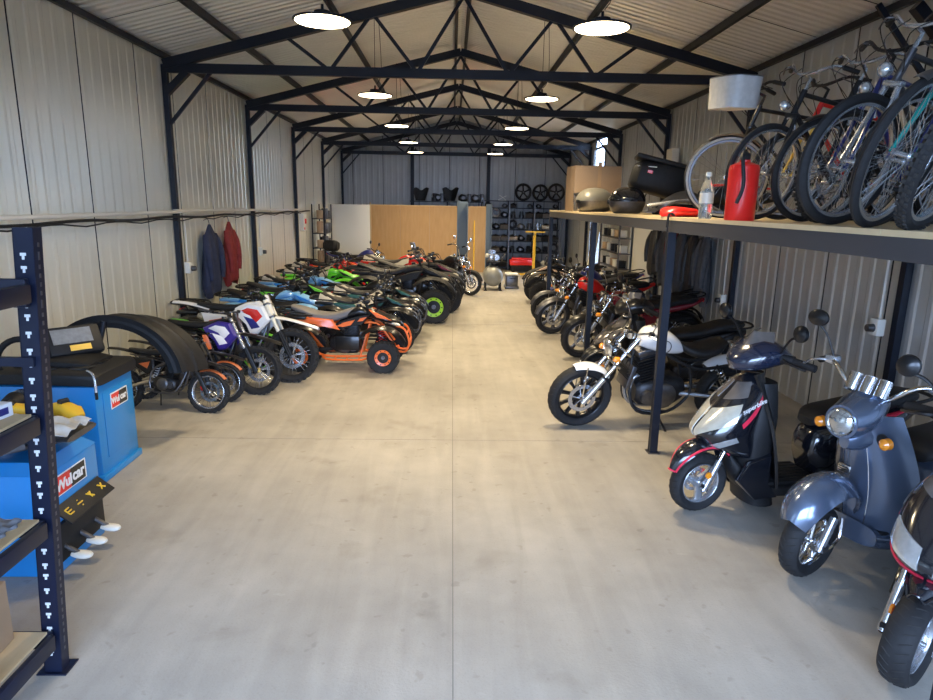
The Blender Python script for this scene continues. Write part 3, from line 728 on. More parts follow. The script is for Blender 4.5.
    if rack:
        q = MB('matblack'); zz = z0 + .56
        q.tube([(.25, -.22, zz), (.3, 0, zz), (.25, .22, zz), (-.1, .3, zz + .02), (-.2, .24, zz + .02), (-.2, -.24, zz + .02), (-.1, -.3, zz + .02)], .012, 6, closed=True, sm=3)
        for yy in (-.15, -.05, .05, .15): q.tube([(.27, yy, zz), (-.2, yy, zz + .02)], .009, 6)
        for sg in (-1, 1): q.tube([(.05, sg * .12, z0 + .4), (.05, sg * .15, zz)], .01, 6)
        q.build('front_rack', root)
    q = MB('matblack'); q.tube([(-.14, 0, z0 + .3), (-.28, 0, z0 + .62)], .02, 8); q.box((-.27, 0, z0 + .66), (.09, .1, .05), bev=.015); q.build('steering_column', root)
    q = MB('black')
    for k, y_ in enumerate((-.14, .12, -.05, .07)): q.tube([(-.3, y_, z0 + .7), (-.16 - .03 * k, y_ * .9, z0 + .72), (-.12, y_ * .5, z0 + .56), (-.2, y_ * .4, z0 + .4)], .006, 5, sm=5)
    q.box((-.3, -.2, z0 + .73), (.07, .06, .06), bev=.01); q.box((-.3, .2, z0 + .73), (.06, .07, .05), bev=.01); q.tube([(.12, -.1, z0 + .1), (-.05, -.16, z0 + .2), (-.2, -.12, z0 + .3)], .012, 6, sm=4); q.build('control_cables', root)
    handlebar(root, None, (-.27, z0 + .63), .36, .08, .12, 'matblack', pad=None)
    q = MB('matblack'); q.tube([(-.4, .1, z0 + .1), (-.6, .19, z0 + .2), (-.9, .2, z0 + .28)], .018, 8, sm=3); q.m('darkalu').tube([(-.9, .2, z0 + .28), (-.94, .2, z0 + .29), (-1.3, .2, z0 + .36)], [.02, .045, .045], 12); q.build('exhaust', root)
    if mirrors:
        for sg in (-1, 1): mirror_part(root, None, (-.33, sg * .24, z0 + .7), (-.3, sg * .34, z0 + .86), (.05, .05))

# ------------------------------------------------------------ street motorcycle
def street_bike(root, L=.66, ox=0., fa=(12, 118), tank='white', fender='white', rear='white', rimc='black', rim='cast10', Rf=.315, Rr=.32, wf=.12, wr=.16, wb=1.48, rake=28, steer=0, bars=(.36, .06, .14), bar_c='chrome', headr=.095, headpos=(.02, .0), low_seat=True, tail='bobber', guard=False, mirrors=True, fork='chrome', ape=False, tank_s=1., topbox=False, screen=False, ind=True, sidec=None, tailc=None, knob=False, spokec=None, hshell='chrome', lean_head=0, shocks='chrome'):
    d = Vector((-math.sin(R(rake)), 0, math.cos(R(rake)))); ax = Vector((0, 0, Rf)); top = ax + d * L; T = rotS(ax, d, steer)
    kd = 'knob' if knob else 'street'
    wheel(root, 'front_wheel', 0, Rf, wf, T, kind=kd, rim=rim, rimc=rimc, spokec=spokec or rimc, hub='darkalu', rim_r=Rf * .72, discc='silver', seg=44, caliper='black')
    wheel(root, 'rear_wheel', -wb, Rr, wr, None, kind=kd, rim=rim, rimc=rimc, spokec=spokec or rimc, hub='darkalu', rim_r=Rr * .7, seg=40)
    for sg in (-1, 1):
        o_ = Vector((0, sg * (wf / 2 + .045), 0)); q = MB(fork if fork != 'chrome' else 'silver')
        q.tube([ax + o_ - d * .03, ax + o_ + d * .3], .032, 14); q.m('chrome').tube([ax + o_ + d * .3, top + o_ + d * .03], .024, 14); q.m('matblack').cyl(ax + o_ + d * .3, ax + o_ + d * .325, .034, 14)
        q.m(fork if fork != 'chrome' else 'silver').box(ax + o_, (.06, .04, .07), bev=.015); q.build('fork_leg', root, T)
    q = MB('chrome' if bar_c == 'chrome' else 'matblack'); ry = Matrix.Rotation(R(-rake), 3, 'Y')
    for k in (.48, .64): q.box(ax + d * k + Vector((-.01, 0, 0)), (.08, wf + .17, .03), ry, .01)
    q.build('triple_clamp', root, T)
    q = MB(fender); q.fender((0, Rf), Rf + .035, fa[0], fa[1], wf + .05, drop=.04, taper=(.6, .8))
    q.m('chrome' if fork == 'chrome' else 'matblack')
    for sg in (-1, 1): q.tube([(0.02, sg * (wf / 2 + .03), Rf + .02), (.0, sg * (wf / 2 + .03), 2 * Rf + .02)], .008, 6)
    q.build('front_fender', root, T)
    hp = ax + d * .52 + Vector((.12 + headpos[0], 0, headpos[1]))
    round_light(root, 'headlight', T, tuple(hp), headr, hshell, 'lensround', .13, (1, 0, -.12))
    q = MB('matblack'); q.tube([hp + Vector((-.03, -headr - .01, 0)), ax + d * .52 + Vector((0, -wf / 2 - .05, 0))], .01, 6); q.tube([hp + Vector((-.03, headr + .01, 0)), ax + d * .52 + Vector((0, wf / 2 + .05, 0))], .01, 6); q.build('headlight_bracket', root, T)
    for sg in ((-1, 1) if not ape else (0,)):
        q = MB('chrome'); cc = top + Vector((.06, sg * .055, .05)); q.tube([cc - Vector((.02, 0, .03)), cc + Vector((-.02, 0, .03))], .042, 18); g_o = q.build('gauge', root, T)
        g = MB('matblack'); g.tube([cc + Vector((-.0195, 0, .0295)), cc + Vector((-.022, 0, .033))], .035, 18); g.build('gauge_face', g_o, T)
    if ape:
        q = MB('chrome'); tx, tz = top.x, top.z
        q.tube([(tx - .22, -.38, tz + .33), (tx - .1, -.35, tz + .36), (tx + .02, -.3, tz + .3), (tx, -.12, tz + .05), (tx, 0, tz + .04), (tx, .12, tz + .05), (tx + .02, .3, tz + .3), (tx - .1, .35, tz + .36), (tx - .22, .38, tz + .33)], .013, 8, sm=4); hb = q.build('handlebar', root, T)
        for sg in (-1, 1): g = MB('matblack'); g.tube([(tx - .12, sg * .355, tz + .36), (tx - .23, sg * .385, tz + .33)], .019, 10); g.build('grip', hb, T)
        mb_, mt = (tx - .08, .34, tz + .37), (tx - .02, .42, tz + .5)
    else:
        handlebar(root, T, (top.x, top.z + .06), *bars, bar_c, lever='silver')
        mb_, mt = (top.x - bars[2] * .6, bars[0] * .65, top.z + .07 + bars[1]), (top.x - bars[2] * .4, bars[0] * 1.0, top.z + .2 + bars[1])
    if mirrors:
        for sg in (-1, 1): mirror_part(root, T, (mb_[0], sg * mb_[1], mb_[2]), (mt[0], sg * mt[1], mt[2]), (.058, .05), 'black' if bar_c != 'chrome' else 'chrome')
    if ind:
        for sg in (-1, 1): indicator(root, T, (hp.x - .05, sg * .08, hp.z - .06), (hp.x - .03, sg * .17, hp.z - .06), .032)
    if screen:
        q = MB('smoke'); q.patch(lambda u, v: (top.x + .1 - .16 * u - .1 * abs(v * 2 - 1) ** 2, (v * 2 - 1) * (.2 - .05 * u), top.z + .0 + .42 * u), 10, 10, .004); q.build('windscreen', root, T)
    hx, hz = top.x - .06, top.z - .06
    q = MB('matblack')
    for sg in (-1, 1):
        q.tube([(hx, 0, hz), (-.6 + ox, sg * .07, hz - .04), (-.95 + ox, sg * .12, hz - .22), (-wb + .3, sg * .12, hz - .26), (-wb - .1, sg * .1, hz - .2)], .017, 8, sm=4)
        q.tube([(hx + .02, 0, hz - .08), (-.36 + ox, sg * .08, .5), (-.46 + ox, sg * .14, .22), (-.8 + ox, sg * .14, .2), (-1.02 + ox, sg * .13, .4), (-.98 + ox, sg * .12, hz - .22)], .017, 8, sm=4)
    q.build('frame', root)
    q = MB('silver' if rear == 'white' else 'matblack')
    for sg in (-1, 1): q.tube([(-1.0, sg * .12, .4), (-wb, sg * (wr / 2 + .04), Rr)], [.028, .02], 8)
    q.cyl((-wb, -.13, Rr), (-wb, .13, Rr), .014, 8); q.build('swingarm', root)
    for sg in (-1, 1): shock(root, (-wb + .02, sg * (wr / 2 + .06), Rr + .04), (-wb + .22, sg * (wr / 2 + .05), hz - .22), .03, shocks)
    engine(root, (-.68 + ox, .42), 1.35, tilt=16)
    q = MB('darkalu'); q.box((-.36 + ox, 0, .58), (.05, .26, .26), Matrix.Rotation(R(-14), 3, 'Y'), .01)
    for k in range(8): q.m('matblack').box((-.335 + ox + .006 * k - .02, 0, .48 + .028 * k), (.03, .24, .008))
    q.build('radiator', root)
    q = MB('silver')
    for yy in (-.06, .06): q.tube([(-.52 + ox, yy, .6), (-.41 + ox, yy, .55), (-.39 + ox, yy * 1.2, .36), (-.5 + ox, yy * 1.4, .2), (-.8 + ox, yy * 1.5, .17)], .021, 10, sm=5)
    q.m('darkalu').tube([(-.8 + ox, -.09, .17), (-.86 + ox, -.1, .17), (-1.0, -.15, .22)], [.03, .05, .03], 10, sm=2); q.build('exhaust_header', root)
    q = MB('chrome' if bar_c == 'chrome' else 'matblack'); q.tube([(-1.0, -.17, .24), (-1.08, -.2, .28), (-1.6, -.21, .38), (-1.64, -.21, .385)], [.025, .05, .052, .035], 14); q.build('silencer', root)
    # tank and seat
    ts = tank_s
    q = MB(tank); q.loft([(hx - .02, hz + .02, .06 * ts, .05 * ts, 2.2), (hx - .08, hz + .05, .13 * ts, .1 * ts, 2.4), (hx - .2, hz + .04, .155 * ts, .13 * ts, 2.4), (hx - .34, hz + .0, .14 * ts, .115 * ts, 2.4), (hx - .46, hz - .05, .09 * ts, .07 * ts, 2.3), (hx - .52, hz - .07, .05, .03, 2.2)], 24, sm=4)
    tk = q.build('fuel_tank', root); q = MB('chrome'); q.cyl((hx - .17, 0, hz + .16 * ts), (hx - .17, 0, hz + .19 * ts), .035, 16); q.build('tank_cap', tk)
    if tail == 'bobber':
        for sg in (-1, 1):
            q = MB('darkalu'); q.lathe([(.068, 0), (.068, sg * .006), (.06, sg * .006), (.06, 0)], (hx - .24, sg * .152, hz - .0), 'y', 22, closed_prof=True); q.build('emblem', tk)
        q = MB('seat'); q.loft([(hx - .44, hz - .0, .07, .03, 3), (hx - .54, hz - .07, .12, .05, 3), (hx - .7, hz - .1, .16, .055, 3), (hx - .86, hz - .06, .15, .055, 3), (hx - .95, hz - .0, .1, .03, 3)], 20, sm=3); q.build('seat', root)
        q = MB(rear); q.fender((-wb, Rr), Rr + .125, 150, 50, wr + .06, drop=.05, th=-.006, taper=(.8, .9)); fo = q.build('rear_fender', root)
        q = MB('redbright'); q.lathe([(.001, -.03), (.035, -.025), (.04, 0), (.001, 0)], (-wb - Rr - .07, 0, Rr + .17), 'x', 16); q.build('taillight', fo)
    else:
        q = MB('seat' if tail != 'sport' else 'seat'); q.loft([(hx - .44, hz - .0, .07, .03, 3), (hx - .55, hz - .02, .12, .045, 3), (hx - .75, hz - .03, .14, .05, 3), (hx - .95, hz + .02, .13, .055, 3), (hx - 1.2, hz + .04, .11, .04, 3), (hx - 1.28, hz + .05, .06, .02, 3)], 18, sm=3); q.build('seat', root)
        q = MB(tailc or tank); q.loft([(hx - .6, hz - .12, .12, .05, 3), (hx - .9, hz - .08, .125, .06, 3, ), (hx - 1.2, hz - .02, .1, .045, 3, 8), (hx - 1.38, hz + .05, .05, .02, 3, 8)], 18, sm=3); to = q.build('tail_unit', root)
        q = MB('redbright'); q.box((hx - 1.37, 0, hz + .03), (.03, .09, .03), bev=.008); q.build('taillight', to)
        q = MB('black'); q.fender((-wb, Rr), Rr + .06, 200, 80, wr + .02, drop=.03, th=-.005); q.build('rear_fender', root)
        for sg in (-1, 1): q = MB(sidec or tank); q.plate([(-.78, hz - .14), (-.82, hz - .32), (-1.0, hz - .36), (-1.12, hz - .16)], sg * .1, sg * .15, .15); q.build('side_panel', root)
        if topbox:
            q = MB('matblack'); q.loft([(-1.42, hz + .25, .1, .1, 3.5), (-1.5, hz + .25, .19, .15, 3.5), (-1.75, hz + .25, .19, .15, 3.5), (-1.83, hz + .25, .12, .1, 3.5)], 18); q.build('top_case', root)
        q = MB('matblack'); q.tube([(hx - 1.0, -.12, hz + .04), (hx - 1.3, -.12, hz + .12), (hx - 1.4, 0, hz + .13), (hx - 1.3, .12, hz + .12), (hx - 1.0, .12, hz + .04)], .012, 6, sm=3); q.build('grab_rail', root)
    q = MB('matblack'); q.tube([(-.78, .14, .22), (-.88, .3, .01)], .012, 6); q.box((-.89, .32, .008), (.07, .05, .012)); q.build('kickstand', root)
    for sg in (-1, 1): q = MB('darkalu'); q.cyl((-.72, sg * .14, .3), (-.72, sg * .27, .3), .014, 8); q.build('footpeg', root)
    q = MB('black')
    for k, y_ in enumerate((-.05, .05, .08)):
        q.tube([(top.x + .02, y_, top.z + .1), (hp.x - .02, y_ * 1.4, top.z - .02), (hx + .02, y_ * .8, hz - .15), (hx - .1, y_, hz - .22)], .005, 5, sm=5)
    q.build('control_cables', root)
    if guard:
        q = MB('chrome'); q.tube([(-.36, -.1, .62), (-.4, -.3, .52), (-.45, -.3, .34), (-.46, -.12, .26)], .013, 8, sm=4); q.tube([(-.36, .1, .62), (-.4, .3, .52), (-.45, .3, .34), (-.46, .12, .26)], .013, 8, sm=4); q.build('crash_bar', root)
# ------------------------------------------------------------ scooters
def shell_fn(secs):
    dense = crom_t(secs, 6)
    def S(z, a, off=0.):
        for i in range(len(dense) - 1):
            if dense[i][0] <= z <= dense[i + 1][0]: break
        p, q = dense[i], dense[i + 1]; t = (z - p[0]) / max(1e-6, q[0] - p[0]); t = max(0, min(1, t))
        _, x, lx, wy, n = [p[k] + (q[k] - p[k]) * t for k in range(5)]
        ca, sa = math.cos(a), math.sin(a)
        v = Vector((x + lx * math.copysign(abs(ca) ** (2 / n), ca), wy * math.copysign(abs(sa) ** (2 / n), sa), z))
        return v + Vector((ca, sa, 0)) * off
    return S
def on_shell(mb, S, corners, off=.004, nu=10, nv=8, th=.006):
    # corners (z, angle degrees) of a four-cornered field laid on the shell
    (a, b, c, d) = corners
    def fn(u, v):
        z = (a[0] * (1 - v) + b[0] * v) * (1 - u) + (d[0] * (1 - v) + c[0] * v) * u
        t = (a[1] * (1 - v) + b[1] * v) * (1 - u) + (d[1] * (1 - v) + c[1] * v) * u
        return S(z, R(t), off)
    # build the sheet both ways so its thickness always stands outward
    P0 = [[fn(i / nu, j / nv) for j in range(nv + 1)] for i in range(nu + 1)]
    k = nv + 1; vs = [p for r in P0 for p in r]; fs = [(i * k + j, i * k + j + 1, (i + 1) * k + j + 1, (i + 1) * k + j) for i in range(nu) for j in range(nv)]
    # rim going back into the shell
    rim = [(0, j) for j in range(nv)] + [(i, nv) for i in range(nu)] + [(nu, j) for j in range(nv, 0, -1)] + [(i, 0) for i in range(nu, 0, -1)]
    base = len(vs); n = len(rim)
    for (i, j) in rim:
        p = P0[i][j]; vs.append(p + (Vector((S(p.z, 0).x - .12, 0, p.z)) - p).normalized() * (th + off))
    for q in range(n):
        i, j = rim[q]; i2, j2 = rim[(q + 1) % n]
        fs.append((i * k + j, i2 * k + j2, base + (q + 1) % n, base + q))
    mb.add(vs, fs); return mb

def scooter_sport(root, steer=0, fc='gloss', stripe='stripe', lensm='lens', up=1.27, fend=True, wt=.115):
    U = Matrix.Translation((-.03, 0, .45)) @ Matrix.Diagonal((1.0, 1.08, up, 1)) @ Matrix.Translation((0, 0, -.45))
    Rw = .235; d = Vector((-math.sin(R(25)), 0, math.cos(R(25)))); ax = Vector((0, 0, Rw)); T = rotS(ax, d, steer)
    wheel(root, 'front_wheel', 0, Rw, wt, T, kind='street', rim='cast3', rimc='silver', spokec='silver', hub='silver', rim_r=.155, discc='silver', discside=-1, caliper='redbright', seg=44)
    wheel(root, 'rear_wheel', -1.28, Rw, .12, None, kind='street', rim='cast3', rimc='silver', spokec='silver', hub='darkalu', rim_r=.155, disc=False, seg=36)
    for sg in (-1, 1):
        o_ = Vector((0, sg * (wt / 2 + .028 + (0 if fend else .02)), 0)); q = MB('silver'); q.tube([ax + o_ - d * .035, ax + o_ + d * .22], .025, 12); q.m('chrome').tube([ax + o_ + d * .22, ax + o_ + d * .4], .018, 12)
        q.m('matblack').box(ax + o_ - d * .01, (.05, .035, .06), bev=.01); q.build('fork_leg', root, T)
    # front fender with a beak
    def fn(u, v):
        a = R((22 if fend else 66) + (128 if fend else 84) * u); vv = v * 2 - 1; wdt = .035 + .062 * math.sin(min(1, u * 2.2) * PI / 2)
        r = Rw + .05 + .035 * math.sin(u * PI) - .05 * abs(vv) ** 2.6
        return (.0 + r * math.cos(a) * 1.02, vv * wdt, Rw + .03 + r * math.sin(a) * 1.0)
    q = MB(fc); q.patch(fn, 20, 12, .005); fo = q.build('front_fender', root, T)
    q = MB(stripe if fend else fc); q.tube([Vector(fn(u, .93)) + Vector((0, .004, 0)) for u in [i / 12 for i in range(11)]], .006, 6, flat=1.6); q.tube([Vector(fn(u, .07)) - Vector((0, .004, 0)) for u in [i / 12 for i in range(11)]], .006, 6, flat=1.6)
    q.tube([Vector(fn(.0, v)) + Vector((.004, 0, 0)) for v in [.07 + .86 * i / 8 for i in range(9)]], .007, 6); q.build('red_trim', fo, T)
    for sg in (-1, 1):
        g = MB('amber'); g.tube([(.0, sg * .1, Rw + .1), (.0, sg * .112, Rw + .1)], .026, 14); g.build('reflector', fo, T)
    # nose fairing
    secs = [(.46, -.27, .1, .13, 2.2), (.53, -.17, .2, .165, 2.2), (.60, -.12, .235, .19, 2.1), (.67, -.145, .21, .2, 2.1), (.76, -.2, .165, .195, 2.2), (.86, -.27, .12, .15, 2.2), (.93, -.31, .08, .09, 2.2), (.95, -.32, .05, .05, 2.2)]
    q = MB(fc); q.stack(secs, 32, sm=3); nose = q.build('front_fairing', root, U); S = shell_fn(secs)
    for sg in (-1, 1):
        if fend: g = MB(lensm); on_shell(g, S, [(.575, sg * 3), (.745, sg * 3), (.80, sg * 62), (.70, sg * 72)]); g.build('headlight', nose, U)
        if fend: g = MB('lensclear'); on_shell(g, S, [(.50, sg * 22), (.535, sg * 24), (.61, sg * 88), (.58, sg * 92)]); g.build('turn_signal', nose, U)
        else:
            g = MB('lensclear'); on_shell(g, S, [(.585, sg * 8), (.665, sg * 10), (.71, sg * 62), (.625, sg * 70)], .006); g.build('headlight', nose, U)
            g = MB(stripe); on_shell(g, S, [(.53, sg * 2), (.555, sg * 2), (.605, sg * 84), (.57, sg * 88)], .006); g.build('red_stripe', nose, U)
        g = MB('smoke'); on_shell(g, S, [(.80, sg * 8), (.90, sg * 6), (.915, sg * 60), (.835, sg * 66)], .003); g.build('vent_panel', nose, U)
        g = MB(stripe); on_shell(g, S, [(.665, sg * 92), (.69, sg * 86), (.86, sg * 112), (.83, sg * 122)], .0035, nv=3); g.build('red_stripe', nose, U)
        g = MB('darkalu'); on_shell(g, S, [(.735, sg * 78), (.765, sg * 76), (.875, sg * 104), (.855, sg * 112)], .003, nv=3); g.build('grey_stripe', nose, U)
    # leg shield and floor tunnel
    q = MB('black')
    def ls(u, v):
        vv = v * 2 - 1; z = .95 - .66 * u; x = -.38 - .10 * math.sin(u * PI * .5) - .05 * u - .0; wdt = .10 + .11 * math.sin(min(1, u * 1.6) * PI / 2)
        return (x + .12 * abs(vv) ** 2 * (1 - .4 * u) - .0, vv * wdt, z)
    q.patch(ls, 16, 12, -.02); q.build('leg_shield', root, U)
    q = MB('matblack'); q.stack([(.16, -.43, .12, .17, 2.5), (.3, -.4, .12, .16, 2.5), (.46, -.37, .13, .15, 2.5), (.7, -.38, .13, .165, 2.5), (.9, -.4, .09, .12, 2.5)], 20, sm=2); q.build('inner_apron', root, U)
    q = MB('matblack'); q.loft([(-.2, .44, .07, .05, 2.5), (-.26, .34, .11, .09, 2.5), (-.36, .24, .16, .08, 3), (-.5, .2, .19, .055, 4), (-.9, .2, .2, .05, 4), (-1.0, .24, .16, .05, 4)], 20, sm=2); q.build('belly_panel', root)
    for sg in (-1, 1): q = MB('gloss'); q.plate([(-.28, .44), (-.2, .3), (-.36, .14), (-.55, .15), (-.46, .26), (-.46, .5)], sg * .15, sg * .19, .06); q.build('lower_side_panel', root)
    q = MB('matblack'); q.box((-.68, 0, .265), (.46, .37, .03), bev=.012)
    for k in range(7): q.box((-.68, -.14 + .047 * k, .283), (.4, .012, .006))
    q.build('floorboard', root)
    # rear body and seat
    q = MB(fc); q.loft([(-.86, .36, .1, .14, 3, -20), (-.92, .45, .155, .2, 2.8, -14), (-1.1, .56, .18, .18, 2.6), (-1.35, .64, .18, .14, 2.4, 8), (-1.6, .72, .15, .1, 2.2, 10), (-1.78, .77, .08, .045, 2.2, 10)], 26, sm=3); rb = q.build('rear_body', root)
    for sg in (-1, 1):
        g = MB(stripe); g.plate([(-1.1, .68), (-1.3, .74), (-1.6, .8), (-1.35, .69)], sg * .15, sg * .178, .1); g.build('red_stripe', rb)
    g = MB('redbright'); g.loft([(-1.7, .74, .09, .04, 2.5), (-1.79, .76, .06, .03, 2.5)], 12); g.build('taillight', rb)
    q = MB('seat'); q.loft([(-.84, .69, .08, .03, 3), (-.92, .73, .14, .055, 3), (-1.15, .76, .165, .06, 3), (-1.3, .79, .15, .065, 3), (-1.5, .85, .16, .06, 3), (-1.7, .87, .12, .04, 3), (-1.76, .87, .06, .02, 3)], 20, sm=3); q.build('seat', root)
    q = MB('matblack'); q.tube([(-1.5, -.15, .82), (-1.8, -.14, .86), (-1.86, 0, .87), (-1.8, .14, .86), (-1.5, .15, .82)], .014, 8, sm=3); q.build('grab_rail', root)
    q = MB('engine'); q.box((-1.1, .1, .27), (.4, .12, .16), bev=.03); q.cyl((-1.28, .04, Rw), (-1.28, .17, Rw), .09, 18); q.build('engine', root)
    q = MB('darkalu'); q.tube([(-1.05, -.12, .2), (-1.15, -.16, .24), (-1.5, -.17, .34)], [.02, .055, .05], 12); q.build('exhaust', root)
    shock(root, (-1.3, .13, .3), (-1.38, .12, .58), .03, 'silver')
    q = MB('matblack'); q.fender((-1.28, Rw), Rw + .05, 190, 70, .13, th=-.005); q.build('rear_fender', root)
    # handlebar cowl, screen, grips, mirrors
    TU = T @ Matrix.Translation((-.34, 0, 1.02 + (up - 1) * .62)) @ Matrix.Diagonal((1.42, 1.15, 1.65, 1)) @ Matrix.Translation((.34, 0, -1.02))
    q = MB('navy' if fc == 'gloss' else fc); q.loft([(-.2, 1.0, .03, .02, 2.2, -20), (-.24, 1.02, .11, .045, 2.2, -15), (-.33, 1.05, .17, .07, 2.2), (-.43, 1.05, .16, .055, 2.2), (-.52, 1.03, .09, .03, 2.4)], 22, sm=3); co = q.build('handlebar_cowl', root, TU)
    g = MB('smoke'); g.patch(lambda u, v: (-.19 - .12 * u - .09 * abs(v * 2 - 1) ** 2, (v * 2 - 1) * (.06 + .06 * math.sin(u * PI)), .99 + .16 * u), 10, 10, .004); g.build('fly_screen', co, TU)
    q = MB('matblack')
    for sg in (-1, 1): q.tube([(-.38, sg * .14, 1.05), (-.42, sg * .22, 1.05)], .022, 10)
    hb = q.build('handlebar', root, TU)
    for sg in (-1, 1):
        g = MB('matblack'); g.tube([(-.415, sg * .21, 1.05), (-.455, sg * .345, 1.04)], .017, 12); g.build('grip', hb, TU)
        g = MB('black'); g.tube([(-.37, sg * .2, 1.055), (-.36, sg * .25, 1.05), (-.4, sg * .34, 1.035)], .007, 6, sm=3); g.build('lever', hb, TU)
        mirror_part(root, TU, (-.37, sg * .17, 1.08), (-.34, sg * .33, 1.17), (.05, .036))
    q = MB('matblack'); q.tube([(-.95, .1, .16), (-1.05, .24, .0)], .012, 8); q.tube([(-.95, -.1, .16), (-1.05, -.24, .0)], .012, 8); q.cyl((-.95, -.13, .16), (-.95, .13, .16), .012); q.build('centre_stand', root)
    return nose

def scooter_retro(root, steer=0):
    U = Matrix.Translation((-.04, 0, .3)) @ Matrix.Diagonal((1, 1.12, 1.16, 1)) @ Matrix.Translation((0, 0, -.3)); c = 'retro'; Rw = .235; d = Vector((-math.sin(R(24)), 0, math.cos(R(24)))); ax = Vector((0, 0, Rw)); T = rotS(ax, d, steer)
    wheel(root, 'front_wheel', 0, Rw, .12, T, kind='street', rim='cast5', rimc='chrome', spokec='chrome', hub='chrome', rim_r=.15, discc='silver', discside=-1, seg=44)
    wheel(root, 'rear_wheel', -1.25, Rw, .12, None, kind='street', rim='cast5', rimc='chrome', spokec='chrome', hub='chrome', rim_r=.15, disc=False)
    for sg in (-1, 1):
        o_ = Vector((.0, sg * .09, 0)); q = MB('silver'); q.tube([ax + o_ - d * .02 + Vector((.03, 0, 0)), ax + o_ + d * .2 + Vector((.03, 0, 0))], .025, 12)
        q.m('chrome').tube([ax + o_ + Vector((-.03, sg * .012, -.02)), ax + o_ + Vector((-.12, sg * .015, .03)), ax + o_ + Vector((-.14, 0, .16))], .01, 6, sm=3); q.m('darkalu').box(ax + o_ + Vector((.01, sg * .01, 0)), (.07, .03, .05), bev=.01); q.build('fork_leg', root, T)
    # wide bulbous front fender
    def fn(u, v):
        a = R(22 + 142 * u); vv = v * 2 - 1; wdt = .02 + .12 * math.sin((.1 + .82 * u) * PI) ** .6
        r = Rw + .06 + .05 * math.sin(u * PI); dr = .08 * abs(vv) ** 2.3
        return (.0 + (r - dr * .6) * math.cos(a) * 1.1 - .05, vv * wdt, Rw + .085 + (r - dr) * math.sin(a) * 1.0 - .02 * abs(vv))
    q = MB(c); q.patch(fn, 24, 16, .006); fo = q.build('front_fender', root, T)
    TU2 = T @ U
    # leg shield: wide, curved, narrowing downward, with raised centre spine
    def ls(u, v):
        vv = v * 2 - 1; z = .92 - .68 * u
        wdt = .14 + .1 * math.sin(min(1, u * 1.5) * PI / 2) + .0 * u - .05 * max(0, u - .7) / .3
        x = -.2 - .14 * math.sin(u * PI) * .2 - .13 * u + .02 * (1 - u)
        return (x - .17 * abs(vv) ** 2.2, vv * wdt, z)
    q = MB(c); q.patch(ls, 22, 18, .02); sh = q.build('leg_shield', root, U)
    for sg in (-1, 1):
        g = MB('chrome'); g.tube([Vector(ls(u, .5 + sg * (.17 - .02 * u))) + Vector((.024, 0, 0)) for u in [i / 14 * .9 for i in range(15)]], .0035, 5); g.build('chrome_strip', sh, U)
    g = MB(c); g.loft([(-.28, .82, .11, .1, 2.2), (-.19, .8, .075, .085, 2.2), (-.13, .77, .03, .04, 2.2)], 20, sm=3); g.build('headlight_cowl', sh, U)
    g = MB('chrome'); g.box((-.168, 0, .615), (.02, .075, .05), bev=.014); g.m('matblack')
    for k in (-1, 0, 1): g.box((-.157, 0, .615 + k * .011), (.004, .055, .005))
    bo = g.build('badge', sh, U)
    g = MB('matblack')
    for sg in (-1, 1): g.lathe([(.001, 0), (.03, 0), (.03, .008), (.001, .012)], (-.235, sg * .14, .81), 'x', 18)
    g.build('signal_mount', sh, U)
    # round headlight, moved with the steering
    q = MB(c); q.loft([(-.02, .895, .085, .085, 2), (-.1, .9, .1, .1, 2), (-.22, .93, .11, .1, 2.2), (-.34, .96, .08, .07, 2.4)], 22, sm=3); hc = q.build('headlight_housing', root, TU2)
    round_light(hc, 'headlight', TU2, (-.01, 0, .895), .07, 'chrome', 'lensround', .02, (1, 0, .02))
    for sg in (-1, 1):
        q = MB('chrome'); q.tube([(-.235, sg * .14, .81), (-.2, sg * .185, .81)], .008, 6); o = q.build('turn_signal', root, U)
        g = MB('amber' if sg > 0 else 'amber'); g.tube([(-.225, sg * .19, .81), (-.2, sg * .19, .81), (-.165, sg * .19, .81), (-.15, sg * .19, .81)], [.012, .03, .028, .012], 14); g.build('lens', o, U)
    # chrome bars and gauges
    q = MB('chrome'); q.tube([(-.46, -.36, 1.08), (-.38, -.3, 1.11), (-.28, -.2, 1.1), (-.27, -.08, 1.0), (-.27, 0, .99), (-.27, .08, 1.0), (-.28, .2, 1.1), (-.38, .3, 1.11), (-.46, .36, 1.08)], .013, 10, sm=4); hb = q.build('handlebar', root, TU2)
    for sg in (-1, 1):
        g = MB('matblack'); g.tube([(-.39, sg * .31, 1.105), (-.48, sg * .4, 1.06)], .018, 12); g.build('grip', hb, TU2)
        g = MB('silver'); g.box((-.345, sg * .265, 1.115), (.07, .07, .05), bev=.015); g.tube([(-.32, sg * .28, 1.11), (-.3, sg * .34, 1.1), (-.37, sg * .44, 1.04)], .008, 6, sm=3); g.build('lever', hb, TU2)
        mirror_part(root, TU2, (-.34, sg * .26, 1.13), (-.28, sg * .36, 1.3), (.06, .045), 'chrome' if sg > 0 else 'black')
    for k in (-1, 0, 1):
        q = MB('chrome'); q.tube([(-.2, k * .075, 1.02), (-.24, k * .075, 1.1)], .033, 18); g_o = q.build('gauge', root, TU2); g = MB('decalwhite'); g.tube([(-.2405, k * .075, 1.101), (-.242, k * .075, 1.105)], .028, 18); g.build('gauge_face', g_o, TU2)
    q = MB(c); q.loft([(-.3, .27, .2, .07, 3), (-.45, .22, .2, .06, 4), (-.8, .22, .2, .06, 4), (-.95, .25, .19, .07, 4)], 20, sm=2); q.build('belly_panel', root)
    q = MB('matblack'); q.box((-.62, 0, .285), (.5, .36, .02), bev=.008); q.build('floorboard', root)
